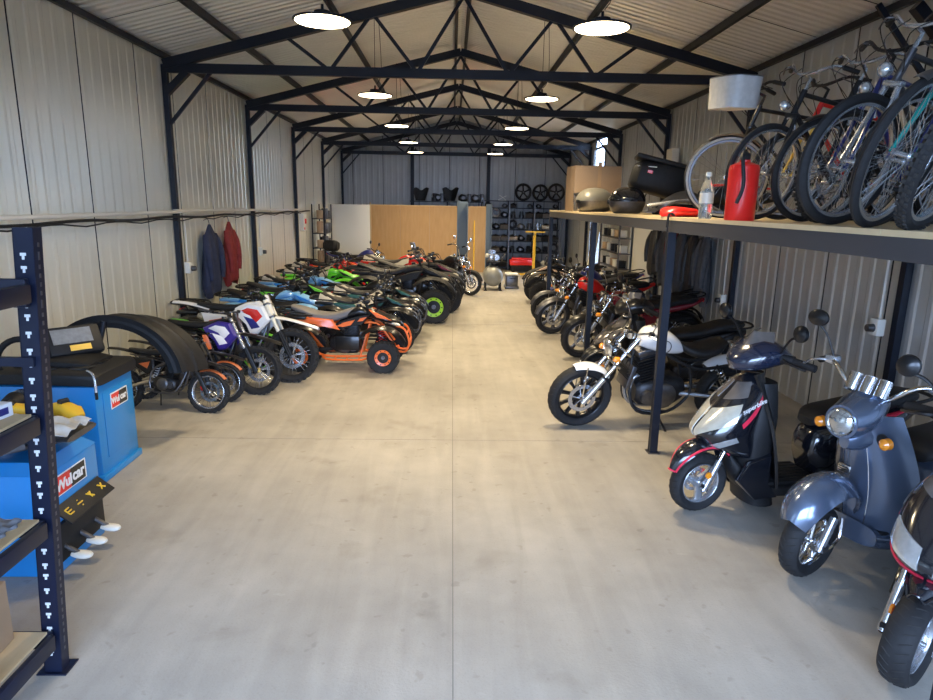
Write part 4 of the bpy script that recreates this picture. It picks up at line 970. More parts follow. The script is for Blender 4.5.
    q = MB(c); q.loft([(-.8, .4, .12, .14, 3, -10), (-.9, .46, .19, .2, 2.6, -6), (-1.15, .5, .22, .2, 2.3), (-1.45, .52, .19, .18, 2.1, 6), (-1.7, .52, .08, .1, 2, 10)], 26, sm=3); q.build('rear_body', root)
    q = MB('seat'); q.loft([(-.78, .68, .1, .03, 3), (-.86, .73, .17, .06, 3), (-1.15, .75, .18, .07, 3), (-1.45, .8, .16, .07, 3), (-1.62, .8, .1, .04, 3)], 20, sm=3); q.build('seat', root)
    q = MB('engine'); q.box((-1.1, .12, .24), (.38, .1, .14), bev=.03); q.build('engine', root)
    q = MB('chrome'); q.tube([(-1.05, -.12, .2), (-1.2, -.16, .23), (-1.55, -.17, .27)], [.02, .05, .045], 12); q.build('exhaust', root)
    q = MB('matblack'); q.tube([(-.95, .1, .16), (-1.05, .22, .0)], .012, 8); q.tube([(-.95, -.1, .16), (-1.05, -.22, .0)], .012, 8); q.cyl((-.95, -.13, .16), (-.95, .13, .16), .012); q.build('centre_stand', root)

# ------------------------------------------------------------ bicycle
def bicycle(root, fc='black', Rw=.34, tw=.045, knob=False, steer=0, fender=None, rimc='silver', tyre='rubber', light=True, basket=False, drop=False, bar='silver', step=False, forkc=None, wall=None, rack=False, hbar=.28, susp=False):
    wb = 1.05; d = Vector((-math.sin(R(19)), 0, math.cos(R(19)))); ax = Vector((0, 0, Rw)); T = rotS(ax, d, steer)
    def bw(nm, x, T):
        t = MB(tyre); rr = Rw - tw * .85; h = tw / 2
        t.lathe([(rr, -h * .6), (rr + tw * .3, -h), (rr + tw * .6, -h * .85), (Rw, -h * .3), (Rw, h * .3), (rr + tw * .6, h * .85), (rr + tw * .3, h), (rr, h * .6)], (x, 0, Rw), 'y', 56)
        if knob:
            t.m('tread')
            for i in range(60):
                for q_, rw in enumerate((-.6, 0, .6)):
                    a = 2 * PI * (i + .5 * (q_ % 2)) / 60; t.box((x + Rw * .998 * math.cos(a), rw * h, Rw + Rw * .998 * math.sin(a)), (.008, h * .5, .018), Matrix.Rotation(-a, 3, 'Y'))
        if wall:
            t.m(wall)
            for sg in (-1, 1): t.lathe([(rr + .004, sg * h * .85), (rr + tw * .32, sg * h * 1.03), (rr + tw * .5, sg * h * .99)], (x, 0, Rw), 'y', 56)
        o = t.build(nm, root, T)
        q = MB(rimc); q.lathe([(rr + .004, -h * .6), (rr - .016, -h * .5), (rr - .02, 0), (rr - .016, h * .5), (rr + .004, h * .6)], (x, 0, Rw), 'y', 56, closed_prof=True); q.build('rim', o, T)
        q = MB('silver'); q.lathe([(.001, -.045), (.02, -.045), (.024, -.035), (.012, -.03), (.012, .03), (.024, .035), (.02, .045), (.001, .045)], (x, 0, Rw), 'y', 14); q.build('hub', o, T)
        q = MB('silver')
        for i in range(32):
            a = 2 * PI * i / 32; b = a + (.5 if i % 4 < 2 else -.5); sg = 1 if i % 2 else -1
            q.tube([(x + .022 * math.cos(a), sg * .032, Rw + .022 * math.sin(a)), (x + (rr - .015) * math.cos(b), 0, Rw + (rr - .015) * math.sin(b))], .0016, 3, cap=False)
        q.build('spokes', o, T)
    bw('front_wheel', 0, T); bw('rear_wheel', -wb, None)
    ht = ax + d * .6; hb_ = ax + d * .42; bb = Vector((-.6, 0, .28)); st = Vector((-.78, 0, .78))
    q = MB(forkc or fc)
    for sg in (-1, 1): q.tube([ax + Vector((0, sg * .055, 0)), ax + d * .2 + Vector((-.01, sg * .05, 0)), hb_ + Vector((0, sg * .035, 0))], [.01, .013, .016], 8, sm=3)
    if susp:
        for sg in (-1, 1): q.m('silver').tube([ax + Vector((0, sg * .055, 0)) + d * .05, ax + Vector((0, sg * .055, 0)) + d * .26], .02, 10)
    q.m(forkc or fc).box(hb_, (.04, .11, .03), bev=.008); q.build('fork', root, T)
    q = MB(fc); q.cyl(hb_, ht, .02, 12)
    if step: q.tube([ht - d * .04, (-.45, 0, .5), (-.56, 0, .36), bb], .018, 10, sm=4); q.tube([ht - d * .1, (-.5, 0, .4), bb], .016, 10, sm=4)
    else: q.tube([ht - d * .03, st], .016, 10); q.tube([hb_ + d * .03, bb], .018, 10)
    q.tube([bb, st], .016, 10)
    for sg in (-1, 1): q.tube([bb + Vector((0, sg * .03, 0)), (-wb, sg * .06, Rw)], .009, 8); q.tube([st - Vector((0, -sg * .015, .04)), (-wb, sg * .06, Rw)], .008, 8)
    q.build('frame', root)
    q = MB('silver'); q.cyl(st, st + Vector((-.03, 0, .12)), .013, 10); so = q.build('seat_post', root)
    g = MB('seat'); sx, sz = st.x - .04, st.z + .15
    g.loft([(sx + .15, sz, .015, .012, 2.2), (sx + .05, sz + .005, .028, .02, 2.2), (sx - .05, sz + .01, .07, .025, 2.2), (sx - .12, sz + .015, .075, .022, 2.2)], 14, sm=2); g.build('saddle', root)
    q = MB('silver'); q.lathe([(.09, -.003), (.09, .003), (.06, .003), (.06, -.003)], (bb.x, -.06, bb.z), 'y', 26, closed_prof=True); q.cyl((bb.x, -.09, bb.z), (bb.x, .09, bb.z), .014)
    q.tube([(bb.x, -.09, bb.z), (bb.x + .12, -.1, bb.z - .12)], .01, 6); q.tube([(bb.x, .09, bb.z), (bb.x - .12, .1, bb.z + .12)], .01, 6); q.build('crankset', root)
    for sg in (-1, 1): g = MB('matblack'); g.box((bb.x - sg * .12 * -1 * -1, sg * -.15, bb.z - .12 * (1 if sg > 0 else -1)), (.09, .08, .02), bev=.005) if False else g.box((bb.x + sg * .12, -sg * .15, bb.z - sg * .12), (.09, .08, .02), bev=.005); g.build('pedal', root)
    q = MB('matblack'); q.tube([(bb.x, -.06, bb.z + .09), (-wb, -.05, Rw + .04), (-wb - .04, -.05, Rw), (-wb, -.05, Rw - .04), (bb.x, -.06, bb.z - .09)], .004, 4); q.build('chain', root)
    top = ht + d * .08; q = MB(bar)
    q.tube([ht, top, top + Vector((.07, 0, .03))], .012, 8)
    hx, hz = top.x + .07, top.z + .03
    if drop:
        hf = [(hx, .17, hz), (hx + .08, .2, hz + .0), (hx + .12, .2, hz - .06), (hx + .06, .2, hz - .14), (hx - .04, .2, hz - .13)]
        q.tube([(a_, -b_, c_) for a_, b_, c_ in hf[::-1]] + [(hx, 0, hz)] + hf, .015, 8, sm=4)
    else: q.tube([(hx - .16, -hbar, hz + .02), (hx - .07, -hbar * .65, hz + .05), (hx, -.06, hz), (hx, .06, hz), (hx - .07, hbar * .65, hz + .05), (hx - .16, hbar, hz + .02)], .011, 8, sm=4)
    ho = q.build('handlebar', root, T)
    if drop:
        for sg in (-1, 1): g = MB('navy'); g.tube([(hx, sg * .1, hz), (hx, sg * .17, hz), (hx + .08, sg * .2, hz), (hx + .12, sg * .2, hz - .06), (hx + .06, sg * .2, hz - .14), (hx - .05, sg * .2, hz - .13)], .0175, 8, sm=4); g.build('bar_tape', ho, T)
    else:
        for sg in (-1, 1):
            g = MB('matblack'); g.tube([(hx - .1, sg * hbar * .78, hz + .045), (hx - .17, sg * (hbar + .01), hz + .018)], .016, 10); g.build('grip', ho, T)
            g = MB('darkalu'); g.tube([(hx - .04, sg * hbar * .6, hz + .04), (hx - .02, sg * hbar * .7, hz + .03), (hx - .09, sg * hbar * .98, hz - .01)], .005, 6, sm=3); g.build('brake_lever', ho, T)
    q = MB('black')
    for k, y_ in enumerate((-.12, .1, -.06)):
        q.tube([(hx - .03, y_, hz + .03), (hx + .12, y_ * .8, hz - .02 - .03 * k), (hx + .02, y_ * .3, hz - .2), tuple(hb_ + Vector((-.02, 0, .05)))], .003, 5, sm=6)
    q.build('brake_cables', root, T)
    q = MB('silver'); zb = 2 * Rw + .02; q.tube([(-.14, -.05, zb - .06), (-.125, -.04, zb + .0), (-.13, 0, zb + .025), (-.125, .04, zb), (-.14, .05, zb - .06)], .008, 6, sm=3); q.build('brake_caliper', root, T)
    if fender:
        q = MB(fender); q.fender((0, Rw), Rw + .018, 60, 190, tw + .02, drop=.012, nu=20); q.m('silver')
        for sg in (-1, 1): q.tube([(0, sg * .05, Rw), (-(Rw) * .5, sg * .03, Rw + (Rw + .018) * -.35 + .24)], .0025, 4)
        q.build('front_fender', root, T)
        q = MB(fender); q.fender((-wb, Rw), Rw + .018, 20, 200, tw + .02, drop=.012, nu=22); q.build('rear_fender', root)
    if light: round_light(root, 'headlight', T, (hb_.x + .1, 0, hb_.z + .06), .036, 'silver', 'lensclear', .05)
    if rack:
        q = MB('silver'); zr = 2 * Rw + .06
        for sg in (-1, 1): q.tube([(-.8, sg * .05, zr), (-1.35, sg * .06, zr)], .006, 6); q.tube([(-wb, sg * .07, Rw), (-1.2, sg * .06, zr)], .005, 6)
        for k in range(4): q.tube([(-.85 - .14 * k, -.05, zr), (-.85 - .14 * k, .05, zr)], .005, 6)
        q.build('luggage_rack', root)
# ============================================================ deck on the right
DZ = 2.18; DX = 1.77; DY0, DY1 = 1.6, 12.75
t = thing('mezzanine_deck', 'long timber-topped steel deck on posts along the right wall', 'mezzanine')
for k in range(9):
    q = MB('deckwood'); y0 = DY0 + (DY1 - DY0) / 9 * k; q.box(((DX + 3.85) / 2, y0 + (DY1 - DY0) / 18, DZ - .014), (3.85 - DX, (DY1 - DY0) / 9 - .004, .028)); q.build('deck_board', t)
q = MB('beam_grey'); q.box((DX + .03, (DY0 + DY1) / 2, DZ - .028 - .05), (.05, DY1 - DY0, .10)); q.build('edge_beam', t)
q = MB('steel'); q.box((3.8, (DY0 + DY1) / 2, DZ - .08), (.06, DY1 - DY0, .10)); q.build('wall_beam', t)
for k in range(12):
    q = MB('steel'); y = DY0 + .05 + (DY1 - DY0 - .1) / 11 * k; q.box(((DX + .06 + 3.77) / 2, y, DZ - .075), (3.77 - DX - .06, .04, .09)); q.build('cross_beam', t)
for y in (2.07, 5.68, 8.82, 12.66):
    q = MB('steel'); q.box((DX + .03, y, (DZ - .128) / 2), (.07, .07, DZ - .128)); q.m('darkalu').box((DX + .03, y, .004), (.11, .11, .008)); q.build('post', t)

# ============================================================ left shelving rack
rk = thing('steel_shelving_rack', 'dark blue slotted steel rack with wooden shelves in left foreground', 'shelving', (-1.99, 2.74, 0))
def upright(x, y, h, sx, sy):
    # angle-section upright with keyhole slots seen as light teardrops
    q = MB('rack'); q.box((x - .04 * sx, y, h / 2), (.08, .004, h)); q.box((x, y - .03 * sy, h / 2), (.004, .06, h)); q.box((x - .04 * sx, y - .035 * sy, .004), (.14, .11, .008)); q.box((x - .08 * sx, y - .008 * sy, h / 2), (.004, .02, h)); q.box((x - .009 * sx, y - .06 * sy, h / 2), (.018, .004, h))
    o = q.build('upright', rk); s = MB('slotlight')
    z = .12; i = 0
    while z < h - .05:
        for yy in (-.0035, .0035):
            s.box((x - .042 * sx, y + yy, z), (.024, .002, .012)); s.box((x - .042 * sx, y + yy, z - .013), (.01, .002, .018))
        s.m('darkalu')
        for dz in (0, .038): s.box((x + .003 * sx, y - .03 * sy, z + dz), (.002, .011, .018))
        s.m('slotlight'); z += .075 if i % 3 else .055; i += 1
    s.build('slots', o)
RW = 1.7
for x, y, sx, sy in ((0, 0, 1, -1), (0, -.5, 1, -1), (-RW, 0, -1, -1), (-RW, -.5, -1, -1)): upright(x, y, 2.13, sx, sy)
for z, wood in ((.2, 1), (.78, 1), (1.28, 1), (1.86, 0)):
    for yy in (-.006, -.494): q = MB('rack'); q.box((-RW / 2, yy - .02 * (1 if yy > -.2 else -1), z), (RW - .04, .03, .08 if wood else .12), bev=.004); q.build('shelf_beam', rk)
    for xx in (-.01, -RW + .01): q = MB('rack'); q.box((xx, -.25, z), (.03, .42, .08), bev=.004); q.build('side_beam', rk)
    if wood:
        q = MB('shelfwood'); q.box((-RW / 2, -.25, z + .045), (RW - .07, .43, .012)); q.build('shelf_board', rk)
q = MB('rack'); q.box((-RW / 2, -.01, 1.56), (RW - .04, .02, .04)); q.build('brace', rk)
for o in rk.children_recursive:
    for v in o.data.vertices: v.co.x += .062 * v.co.z
# things on the rack
q = MB('foam')
q.patch(lambda u, v: (-.05 - .8 * u, -.46 + .42 * v, .845 + .012 * math.sin(u * 60) * math.sin(v * 34) + .02 * u), 70, 40, .02)
o = q.build('foam_sheet'); o.location = (-1.98, 2.72, 0); tag(o, 'grey egg-crate foam sheet lying on the middle rack shelf', 'foam sheet')
t = thing('carton', 'flat white and blue carton on the upper rack shelf', 'box', (-2.08, 2.6, 1.332), rz=-8)
q = MB('paper'); q.box((-.09, 0, .03), (.3, .2, .06), bev=.003); q.build('body', t); q = MB('deepblue'); q.box((-.09, 0, .0605), (.2, .12, .001)); q.box((.0605, 0, .03), (.001, .15, .03)); q.build('print', t)
t = thing('cardboard_box', 'plain brown cardboard box on the lowest rack shelf', 'box', (-2.27, 2.5, .252), rz=4)
q = MB('cardboard'); q.box((0, 0, .15), (.3, .3, .3), bev=.003); q.box((0, .0, .303), (.29, .14, .004), bev=.001); q.build('body', t); q = MB('tapebrown'); q.box((0, 0, .306), (.3, .05, .001)); q.box((.1505, 0, .25), (.001, .05, .1)); q.build('tape', t)
t = thing('charger', 'white wall charger with thin black cord behind the rack', 'charger', (-3.98, 5.2, 1.28))
q = MB('offwhite'); q.box((.03, 0, 0), (.05, .09, .12), bev=.012); q.build('body', t); q = MB('matblack'); q.tube([(.03, 0, .06), (.05, .03, .2), (.04, -.02, .45), (.02, .0, .7)], .006, 6, sm=4); q.build('cord', t)

# ============================================================ wheel balancer
t = thing('wheel_balancer', 'blue wheel balancer cabinet with black top tray and display', 'wheel balancer', (-2.92, 4.92, 0))
q = MB('machine'); q.box((-.4, .3, .4), (.8, .6, .8), bev=.012); q.box((-.4, .3, .03), (.84, .64, .06), bev=.01); q.build('cabinet', t)
q = MB('matblack'); q.loft([(-.86, .86, .32, .055, 6), (-.5, .87, .34, .06, 6), (.0, .86, .34, .06, 6), (.04, .85, .31, .045, 6)], 24, y=.3)
q.loft([(-.7, .93, .2, .05, 4), (-.3, .945, .22, .04, 4), (-.1, .92, .18, .03, 4)], 20, y=.34); q.build('weight_tray', t)
for k, (x, y) in enumerate(((-.15, .14), (-.15, .34), (-.4, .14))): q = MB('black'); q.box((x, y, .925), (.16, .14, .02), bev=.02); q.build('tray_cup', t)
rr = Matrix.Rotation(R(48), 3, 'Z') @ Matrix.Rotation(R(-32), 3, 'X')
q = MB('matblack'); q.box((-.36, .42, 1.08), (.42, .1, .26), rr, .03); q.box((-.36, .46, .98), (.2, .08, .14), bev=.02); dp = q.build('display_unit', t)
q = MB('screen'); q.box(Vector((-.36, .42, 1.08)) + rr @ Vector((-.02, -.052, .03)), (.3, .006, .13), rr); q.build('screen', dp)
q = MB('gold'); q.box(Vector((-.36, .42, 1.08)) + rr @ Vector((.02, -.054, -.08)), (.16, .006, .05), rr); q.build('instruction_label', dp)
q = MB('darkalu'); q.cyl((-.55, -.02, .7), (-.55, -.36, .7), .02, 14); q.m('silver').cyl((-.55, -.05, .7), (-.55, -.02, .7), .09, 24); q.m('matblack').lathe([(.0, -.22), (.07, -.18), (.09, -.1), (.02, -.1)], (-.55, .0, .7), 'y', 24); q.build('shaft', t)
q = MB('matblack'); q.tube([(-.62 + .17 * math.cos(a), .1 + .05 * math.sin(a), 1.0 + .15 * math.sin(a)) for a in [2 * PI * i / 24 for i in range(24)]], .025, 10, closed=True); q.build('hand_ring', t)
q = MB('silver'); q.tube([(-.05, .02, .93), (.02, -.02, .9), (.03, -.03, .76)], .01, 8, sm=3); q.m('matblack').box((.03, -.03, .74), (.02, .02, .06), bev=.005); q.build('measuring_arm', t)
q = MB('machine'); q.box((.003, .33, .45), (.006, .46, .55), bev=.002); q.build('side_door', t)
q = MB('decalwhite'); q.box((.008, .34, .62), (.004, .27, .135)); lo = q.build('logo_plate', t)
q = MB('redbright'); q.box((.0105, .275, .62), (.002, .12, .115)); q.m('black').box((.0105, .40, .62), (.002, .125, .115)); q.build('logo_field', lo)
Tx = lambda x, y, z: Matrix.Translation((x, y, z)) @ Matrix.Rotation(PI / 2, 4, 'Z') @ Matrix.Rotation(PI / 2, 4, 'X')
text('lettering', 'Wul', .07, lo, Tx(.012, .275, .617), 'decalwhite', bold=.003)
text('lettering', 'car', .076, lo, Tx(.012, .40, .622), 'decalwhite', bold=.003)
# big curved wheel guard behind the balancer
q = MB('matblack'); n = 30
def hood(u, v):
    a = R(6 + 182 * u); r = .575
    prof = [(.0, -.07), (.015, -.015), (.06, .0), (.18, .0), (.2, .012), (.22, .0), (.38, .0), (.40, -.02)]
    k = v * (len(prof) - 1); i = min(int(k), len(prof) - 2); f = k - i
    yy = prof[i][0] * (1 - f) + prof[i + 1][0] * f; dr = prof[i][1] * (1 - f) + prof[i + 1][1] * f
    return (-.27 + (r + dr) * 1.1 * math.cos(a) + yy * .25, .8 + yy, .655 + (r + dr) * 1.02 * math.sin(a) - .16 * yy)
q.patch(hood, 36, 21, .012)
q.lathe([(.58, -.0), (.60, .0), (.615, .02), (.44, .0), (.45, -.02)], (0, 0, 0), 'y', 30, closed_prof=True, a0=R(12), a1=R(188)) if False else None
def face(u, v):
    a = R(6 + 182 * u); r = .455 + .115 * v
    return (-.27 + r * 1.1 * math.cos(a), .8 + .02 * (1 - v), .655 + r * 1.02 * math.sin(a))
q.patch(face, 36, 5, .012); hd = q.build('wheel_guard', t)
q = MB('steel'); q.tube([(-.3, .8, 1.18), (-.4, .72, .75), (-.42, .6, .7)], .025, 10, sm=3); q.build('guard_arm', t)

# ============================================================ tyre changer
t = thing('tyre_changer', 'blue tyre changer with pedals and cluttered turntable nearest the rack', 'tyre changer', (-2.49, 3.55, 0))
q = MB('machine'); q.box((-.5, .28, .33), (1.0, .56, .66), bev=.015)
q.add([(-.98, .0, .66), (-.0, .0, .66), (-.0, .56, .66), (-.98, .56, .66), (-.9, .06, .72), (-.05, .06, .72), (-.05, .5, .72), (-.9, .5, .72)], [(0, 1, 5, 4), (1, 2, 6, 5), (2, 3, 7, 6), (3, 0, 4, 7), (4, 5, 6, 7)]); q.build('cabinet', t)
q = MB('darkalu'); q.lathe([(.001, .74), (.05, .8), (.29, .8), (.3, .78), (.1, .74), (.1, .7)], (-.4, .28, 0), 'z', 36)
for k in range(4):
    a = PI / 4 + k * PI / 2; q.m('darkalu').beam((-.4, .28, .815), (-.4 + .33 * math.cos(a), .28 + .33 * math.sin(a), .815), .09, .03); q.m('silver').box((-.4 + .3 * math.cos(a), .28 + .3 * math.sin(a), .85), (.05, .05, .05), Matrix.Rotation(a, 3, 'Z'), .008)
q.build('turntable', t)
q = MB('darkalu'); q.tube([(-.12, .5, .85), (.05, .3, .86), (.0, -.0, .84)], [.012, .016, .03], 8, sm=3); q.loft([(-.55, .84, .2, .02, 2.5), (-.2, .86, .26, .025, 2.5), (.1, .84, .16, .02, 2.5)], 18, y=.26, sm=2); q.build('bead_breaker_plate', t)
q = MB('decalwhite'); q.box((.002, .25, .545), (.004, .33, .13)); lo = q.build('logo_plate', t)
q = MB('redbright'); q.box((.0045, .17, .545), (.002, .15, .115)); q.m('black').box((.0045, .32, .545), (.002, .16, .115)); q.build('logo_field', lo)
text('lettering', 'Wul', .094, lo, Tx(.006, .17, .54), 'decalwhite', bold=.003)
text('lettering', 'car', .1, lo, Tx(.006, .325, .547), 'decalwhite', bold=.003)
rr = Matrix.Rotation(R(38), 3, 'Y')
pc = Vector((.055, .28, .385)); q = MB('matblack'); q.box(pc, (.14, .5, .012), rr, .004); pp = q.build('pedal_panel', t)
q = MB('yellow')
nrm = rr @ Vector((0, 0, 1)); 
if nrm.x < 0: nrm = -nrm
ux = rr @ Vector((1, 0, 0))
def pl2(a, b): return pc + Vector((0, b, 0)) + ux * a + nrm * .009
sy = [[(-.02, -.2), (.02, -.2)], [(-.02, -.2), (-.02, -.16)], [(.02, -.2), (.02, -.16)], [(0, -.2), (0, -.16)],
      [(0, -.09), (0, -.04)], [(-.025, -.065), (-.02, -.065)], [(.02, -.065), (.025, -.065)],
      [(-.02, .05), (.02, .05)], [(-.02, .03), (0, .05)], [(.02, .07), (0, .05)], [(-.02, .07), (0, .05)],
      [(-.02, .16), (.02, .2)], [(.02, .16), (-.02, .2)]]
for (a, b), (c_, d_) in sy: q.tube([pl2(a, b), pl2(c_, d_)], .005, 5)
q.build('pedal_symbols', pp)
for k in range(3):
    y = .08 + .17 * k; q = MB('darkalu'); q.tube([(-.02, y, .2), (.04, y, .16), (.1, y, .12)], .016, 8, sm=3); q.m('offwhite').loft([(.06, .12, .025, .012, 2.5), (.1, .115, .038, .02, 2.2), (.15, .11, .038, .018, 2.2), (.175, .108, .018, .01, 2)], 14, y=y, sm=2); q.build('pedal', t)
q = MB('matblack'); q.box((-.0, .28, .2), (.05, .5, .24), bev=.01); q.build('pedal_housing', t)
# clutter on the turntable
def clutter(nm, cat, label, loc, fn, rz=0):
    t = thing(nm, label, cat, loc, rz, s=1.35); fn(t); return t
def yclip(t):
    q = MB('yellow'); q.loft([(-.12, .02, .02, .015, 2.4), (-.06, .035, .04, .03, 3), (.02, .04, .035, .035, 3), (.08, .03, .045, .025, 3), (.13, .02, .02, .015, 2.4)], 14, sm=2); q.box((.0, .05, .03), (.08, .03, .03), bev=.008); q.build('body', t)
    q = MB('matblack'); q.cyl((.0, -.02, .075), (.0, .02, .075), .018, 10); q.build('knob', t)
clutter('clamp', 'clamp', 'yellow plastic clamp nearer the rack post on the tyre changer', (-2.9, 3.95, .872), yclip, 20)
clutter('clamp', 'clamp', 'yellow plastic clamp farther right on the tyre changer', (-2.6, 4.0, .872), yclip, -30)
q = MB('bag'); q.patch(lambda u, v: (-.36 + .72 * u, -.15 + .3 * v, .02 + .05 * math.sin(u * PI) * math.sin(v * PI) + .02 * math.sin(u * 17 + v * 5) * math.sin(v * 14) + .01), 26, 18, .004)
o = q.build('plastic_bag'); o.location = (-2.72, 3.72, .875); tag(o, 'crumpled clear plastic bag on top of the tyre changer', 'plastic bag')

# ============================================================ jackets
def jacket(loc, nx, c, label, w_=.48, h=.95, c2=None, dpt=.13, slump=0., group=None, cat='jacket'):
    t = thing('hanging_jacket', label, cat, loc, group=group)
    q = MB(c); 
    secs = [(0, .05, .02), (-.05, .2, .035), (-.12, .45, .05), (-.22, .68, .07), (-.4, .74, .08), (-.65, .86, .09), (-.9, .92, .085), (-1., .8, .07)]
    rs = []
    for zz, f, dd in secs:
        ring = []
        for j in range(28):
            a = 2 * PI * j / 28; fold = 1 + .38 * math.sin(a * 5 + zz * 4 + loc[1]) * min(1, -zz * 2.5)
            ring.append(Vector((nx * (.11 + dd * dpt / .13 * math.cos(a) * fold), w_ / 2 * f * math.sin(a) * (1 + .12 * math.sin(a * 3 + zz * 9 + loc[1])) + slump * zz, h * zz - (.05 * math.sin(a * 2 + loc[1]) if zz < -.95 else 0))))
        rs.append(ring)
    q.rings(rs); b = q.build('body', t)
    for sg in (-1, 1):
        q = MB(c2 or c); q.tube([(nx * .11, sg * w_ * .24, -h * .15), (nx * .15, sg * w_ * .36, -h * .33), (nx * .18, sg * w_ * .37, -h * .55), (nx * .18, sg * w_ * .33, -h * .78)], [.05, .065, .055, .045], 10, sm=4); q.build('sleeve', t)
    q = MB('darkalu'); q.tube([(nx * .02, 0, .06), (nx * .09, 0, .08), (nx * .11, 0, .0)], .006, 6, sm=3); q.build('hook', t)
    return t
jacket((-4.06, 10.4, 1.88), 1, 'jacketblue', 'dark blue jacket hanging on the left wall', .72, 1.1)
jacket((-4.06, 11.3, 1.9), 1, 'jacketred', 'red jacket with dark front hanging on the left wall', .55, 1.05, c2='jacketred')
jacket((4.06, 12.95, 1.92), -1, 'jacketblack', 'shiny black jacket hanging beside the pale board under the deck', .75, .95, slump=.1)
for k, (y, c, lb, h) in enumerate(((12.3, 'jacketgrey', 'charcoal long coat hanging second from the pale board', 1.15), (11.85, 'darkred', 'narrow maroon garment between the dark coats on right wall', .7), (11.4, 'jacketgrey', 'grey overalls hanging in the middle of the right wall coats', 1.2), (10.85, 'jacketblack', 'black rain coat hanging second nearest on the right wall', 1.2), (10.35, 'jacketgrey', 'faded grey coat hanging nearest on the right wall', 1.2))):
    jacket((4.06, y, 1.95), -1, c, lb, .46, h)
t = thing('coat_rail', 'steel coat rail carrying the coats under the deck', 'coat rail', (4.03, 11.6, 2.0))
q = MB('steel'); q.cyl((-.12, -1.6, 0), (-.12, 1.6, 0), .012); 
for y in (-1.5, 0, 1.5): q.tube([(.02, y, .04), (-.12, y, 0)], .008, 6)
q.build('rail', t)

# ============================================================ back of the hall
t = thing('partition_panel', 'tan wooden board partition in front of the back wall', 'partition', (-1.35, 22.0, 0))
for k in range(3):
    q = MB('board'); q.box((-.97 + .98 * k - .03, 0, 1.09), (.975, .02, 2.18)); q.build('board', t)
q = MB('shelfwood')
q.box((-.02, .03, 2.19), (2.96, .06, .04)); q.box((-1.5, .03, 1.1), (.05, .06, 2.2)); q.box((1.44, .03, 1.1), (.05, .06, 2.2)); q.build('batten', t)
t = thing('partition_panel', 'narrow tan board between the grey lift post and the parts shelf', 'partition', (.78, 22.05, 0))
q = MB('board'); q.box((-.05, 0, 1.09), (.62, .02, 2.18)); q.build('board', t); q = MB('shelfwood'); q.box((-.05, .03, 2.19), (.64, .05, .03)); q.build('batten', t)
t = thing('white_panel', 'tall pale white sheet standing left of the tan partition', 'panel', (-3.25, 20.0, 0))
q = MB('offwhite'); q.box((0, 0, 1.1), (1.25, .03, 2.2), bev=.004); q.build('sheet', t); q = MB('shelfwood'); q.box((.64, .02, 1.14), (.04, .05, 2.28)); q.box((0, .03, .04), (1.2, .05, .08)); q.build('frame', t)
# vehicle lift posts
def liftpost(x, y, label, w_, h, c):
    t = thing('lift_post', label, 'lift post', (x, y, 0)); q = MB(c)
    q.box((-w_ / 2, 0, h / 2), (.02, .22, h)); q.box((w_ / 2, 0, h / 2), (.02, .22, h)); q.box((0, .1, h / 2), (w_, .02, h)); q.box((0, 0, .01), (w_ + .16, .36, .02)); q.build('column', t)
    q = MB('steel'); q.box((0, -.0, .5), (w_ - .06, .12, .4), bev=.01); q.build('carriage', t)
liftpost(.2, 20.6, 'wide blue-grey lift post in front of the tan boards', .32, 2.35, 'liftblue')
liftpost(.92, 18.6, 'slim blue-grey lift post beside the beige compressor', .14, 2.28, 'liftblue')
q = MB('yellow'); q.cyl((.62, 21.8, 0), (.62, 21.8, 1.75), .022, 8); tag(q.build('yellow_pole'), 'thin yellow pole leaning before the narrow tan board', 'pole')

# compressor
t = thing('air_compressor', 'beige upright air compressor standing on the floor beside the slim post', 'compressor', (1.0, 17.5, 0))
q = MB('comp_grey'); q.lathe([(.001, -.38), (.15, -.36), (.24, -.28), (.27, -.2), (.27, .2), (.24, .28), (.15, .36), (.001, .38)], (0, 0, .38), 'y', 28); q.build('air_tank', t)
q = MB('matblack'); q.box((0, .0, .76), (.34, .5, .03)); 
q.build('top_plate', t)
for sy_ in (-.22, .22):
    for sx_ in (-.2, .2): q = MB('matblack'); q.box((sx_, sy_, .13), (.04, .04, .26)); q.box((sx_, sy_, .01), (.08, .08, .02)); q.build('leg', t)
q = MB('silver'); q.box((-.04, -.05, .87), (.16, .2, .2), bev=.03); q.cyl((-.04, -.05, .95), (-.04, -.05, 1.08), .06, 14); q.cyl((.1, .1, .86), (.1, .25, .86), .08, 16); 
for i in range(5): q.box((-.04, -.05, .98 + .02 * i), (.2, .2, .006))
q.m('offwhite').cyl((-.2, -.1, .93), (-.14, -.08, .93), .055, 14); q.build('pump', t)
q = MB('darkalu'); q.tube([(.2, .2, .8), (.3, .2, .95), (.3, -.2, .95), (.2, -.2, .8)], .013, 8, sm=3); q.build('handle', t)
t = thing('tool_case', 'grey metal case on the floor right of the compressor', 'case', (1.55, 17.9, 0))
q = MB('darkalu'); q.box((0, 0, .22), (.32, .5, .3), bev=.02); q.box((0, 0, .04), (.38, .55, .08), bev=.02); q.m('offwhite').box((0, -.02, .4), (.34, .5, .04), bev=.01); q.build('body', t); q = MB('matblack'); q.tube([(-.08, -.26, .3), (-.08, -.3, .3), (.08, -.3, .3), (.08, -.26, .3)], .01, 6); q.build('handle', t)

